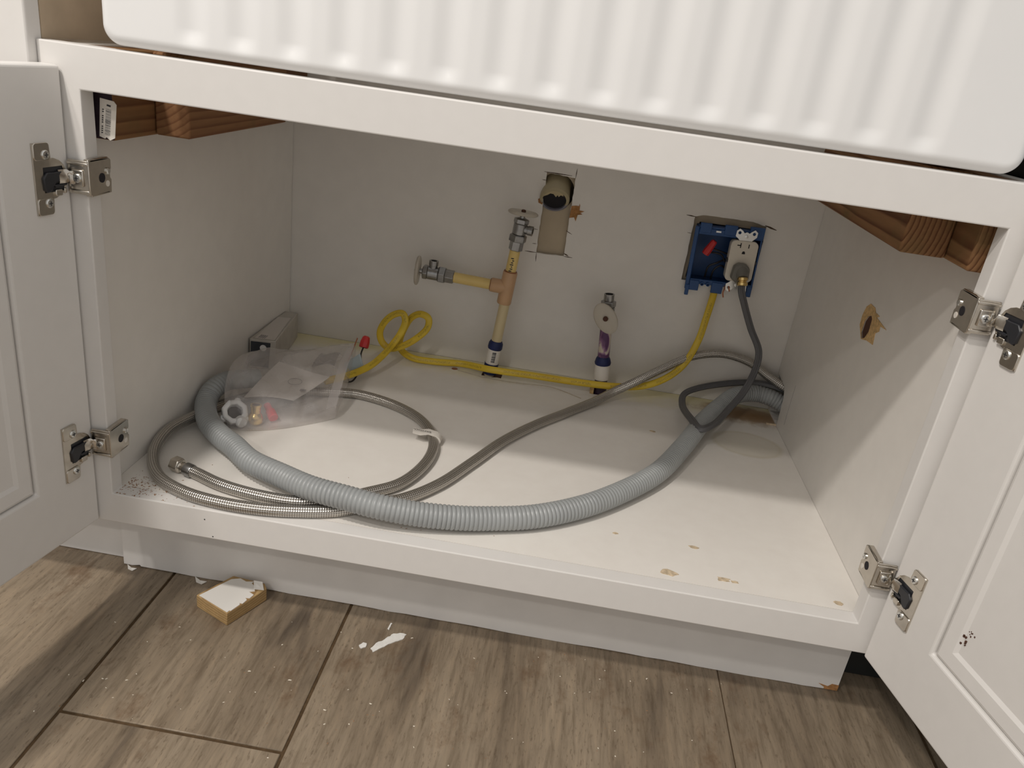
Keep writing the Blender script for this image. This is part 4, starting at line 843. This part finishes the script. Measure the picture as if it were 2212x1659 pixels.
# ------------------------------------------------------------------ scrap block, chips, smears and crumbs on the floor
sc_ = thing('wood_scrap', 'square scrap of white-faced board lying on the tile floor', 'wood scrap', (0.120, 0.035, FZ))
qb = [(0.0830, 0.0225), (0.1318, 0.0000), (0.1580, 0.0560), (0.1520, 0.0650), (0.1090, 0.0690)]
co = MB().prism([(x-0.12, y-0.035) for x, y in qb], 0.0003, 0.0182, 'z').build('core', 'scrapwood', None, bevel=0.0008); co.location = (0.12, 0.035, FZ); co.parent = sc_; co.matrix_parent_inverse = sc_.matrix_world.inverted()
qt = [(0.0868, 0.0222), (0.1310, 0.0022), (0.1325, 0.0060), (0.1342, 0.0058), (0.1395, 0.0190), (0.1378, 0.0215), (0.1420, 0.0215), (0.1440, 0.0290), (0.1405, 0.0320), (0.1460, 0.0330), (0.1480, 0.0400), (0.1400, 0.0440), (0.1465, 0.0470), (0.1420, 0.0560), (0.1370, 0.0600), (0.1380, 0.0640), (0.1290, 0.0615), (0.1200, 0.0655), (0.1100, 0.0610), (0.1020, 0.0480)]
o = MB().prism(qt, FZ+0.0182, FZ+0.0190, 'z').build('white_face', 'chip', sc_, smooth=False); o['label'] = 'white laminate face with ragged edges'
o = MB().add([(0.1440, 0.0500, FZ+.0195), (0.1560, 0.0520, FZ+.0190), (0.1500, 0.0620, FZ+.0225), (0.1400, 0.0590, FZ+.0250), (0.1440, 0.0500, FZ+.0188), (0.1560, 0.0520, FZ+.0183), (0.1500, 0.0620, FZ+.0218), (0.1400, 0.0590, FZ+.0243)], [(0, 1, 2, 3), (7, 6, 5, 4), (0, 4, 5, 1), (1, 5, 6, 2), (2, 6, 7, 3), (3, 7, 4, 0)]).build('curled_chip', 'chip', sc_, smooth=False)
for i, (cx, cy, s_, lab) in enumerate([(0.0640, 0.0690, 0.010, 'curled white paint chip on the floor beside the wood scrap'), (-0.0285, 0.0700, 0.008, 'white laminate chip at the left end of the toe kick')]):
    m = MB(); vs = [(cx-s_*.8, cy+s_*.4, FZ+.003), (cx, cy+s_*.1, FZ+.0008), (cx+s_, cy-s_*.1, FZ+.0025), (cx+s_*.5, cy-s_*.55, FZ+.0008), (cx-s_*.3, cy-s_*.35, FZ+.0010)]
    m.add(vs+[(x, y, z-0.0007) for x, y, z in vs], [(0, 4, 1), (1, 4, 3, 2), (5, 6, 9), (6, 7, 8, 9), (0, 1, 6, 5), (1, 2, 7, 6), (2, 3, 8, 7), (3, 4, 9, 8), (4, 0, 5, 9)])
    tag(m.build('paint_chip', 'chip', None, smooth=False), lab, 'chip', 'white chips on the floor')
sm = thing('spackle_smear', 'dried white spackle smear on the brown tile floor', 'smear', (0.318, 0.02, FZ))
for pts in ([(0.2923, 0.0066), (0.2964, 0.0021), (0.3010, 0.0060), (0.3005, 0.0120), (0.2960, 0.0125)], [(0.3070, 0.0048), (0.3113, -0.0005), (0.3176, 0.0075), (0.3263, 0.0179), (0.3407, 0.0299), (0.3432, 0.0389), (0.3350, 0.0395), (0.3274, 0.0365), (0.3191, 0.0234), (0.3110, 0.0150)], [(0.3180, 0.0430), (0.3205, 0.0420), (0.3215, 0.0540), (0.3195, 0.0545)]):
    MB().prism(jag(pts, 0.0008, 0.003), FZ+0.0001, FZ+0.0011, 'z').build('dab', 'spackle', sm, smooth=False)
def specks(name, mat, label, cat, n, fx, parent=None):
    m = MB()
    for i in range(n):
        x, y, z, s_ = fx(); a = random.uniform(0, math.pi); c_, d_ = math.cos(a), math.sin(a); l = s_*random.uniform(1, 2.6)
        P = [(-l, -s_), (l, -s_*.6), (l*.7, s_), (-l*.6, s_*.8)]
        q = [(x+u*c_-v*d_, y+u*d_+v*c_) for u, v in P]
        m.add([(a_, b_, z) for a_, b_ in q]+[(x, y, z+s_*0.9)], [(0, 1, 4), (1, 2, 4), (2, 3, 4), (3, 0, 4)])
    o = m.build(name, mat, None, smooth=False); tag(o, label, cat, kind='stuff'); return o
specks('sawdust', 'crumb', 'brown sawdust crumbs in the left front corner of the cabinet floor', 'sawdust', 260, lambda: (abs(random.gauss(0, .035))+0.002, min(0.075, max(0.003, random.gauss(0.024, .012))), 0.0001, random.uniform(.0002, .0007)))
specks('floor_debris', 'crumbpale', 'pale plaster specks scattered over the tile floor', 'debris', 90, lambda: (random.uniform(0.0, .75), random.uniform(-.22, .06), FZ+0.0001, random.uniform(.0003, .0009)))
specks('floor_dirt', 'crumb', 'dark dirt crumbs scattered over the tile floor', 'dirt', 60, lambda: (random.uniform(0.0, .8), random.uniform(-.2, .07), FZ+0.0001, random.uniform(.0002, .0006)))
specks('cabinet_crumbs', 'crumb', 'tiny brown crumbs along the front of the cabinet floor', 'crumbs', 30, lambda: (random.uniform(0.05, .45), random.uniform(.03, .12), 0.0001, random.uniform(.0003, .0007)))
for i, (x, y, s_) in enumerate([(0.5757, 0.0957, .0035), (0.6700, 0.0945, .0055), (0.6353, 0.0326, .0095), (0.6981, 0.0384, .0080), (0.7100, 0.0370, .0045), (0.8252, 0.0310, .0055), (0.6400, 0.4049, .0050)]):
    pts = [(x+s_*random.uniform(.55, 1.1)*math.cos(a)*1.2, y+s_*random.uniform(.4, .8)*math.sin(a)) for a in [2*math.pi*j/11 for j in range(11)]]
    MB().prism(pts, -0.0002, 0.0004, 'z').build('scuff', 'stainchip', bot, smooth=False)
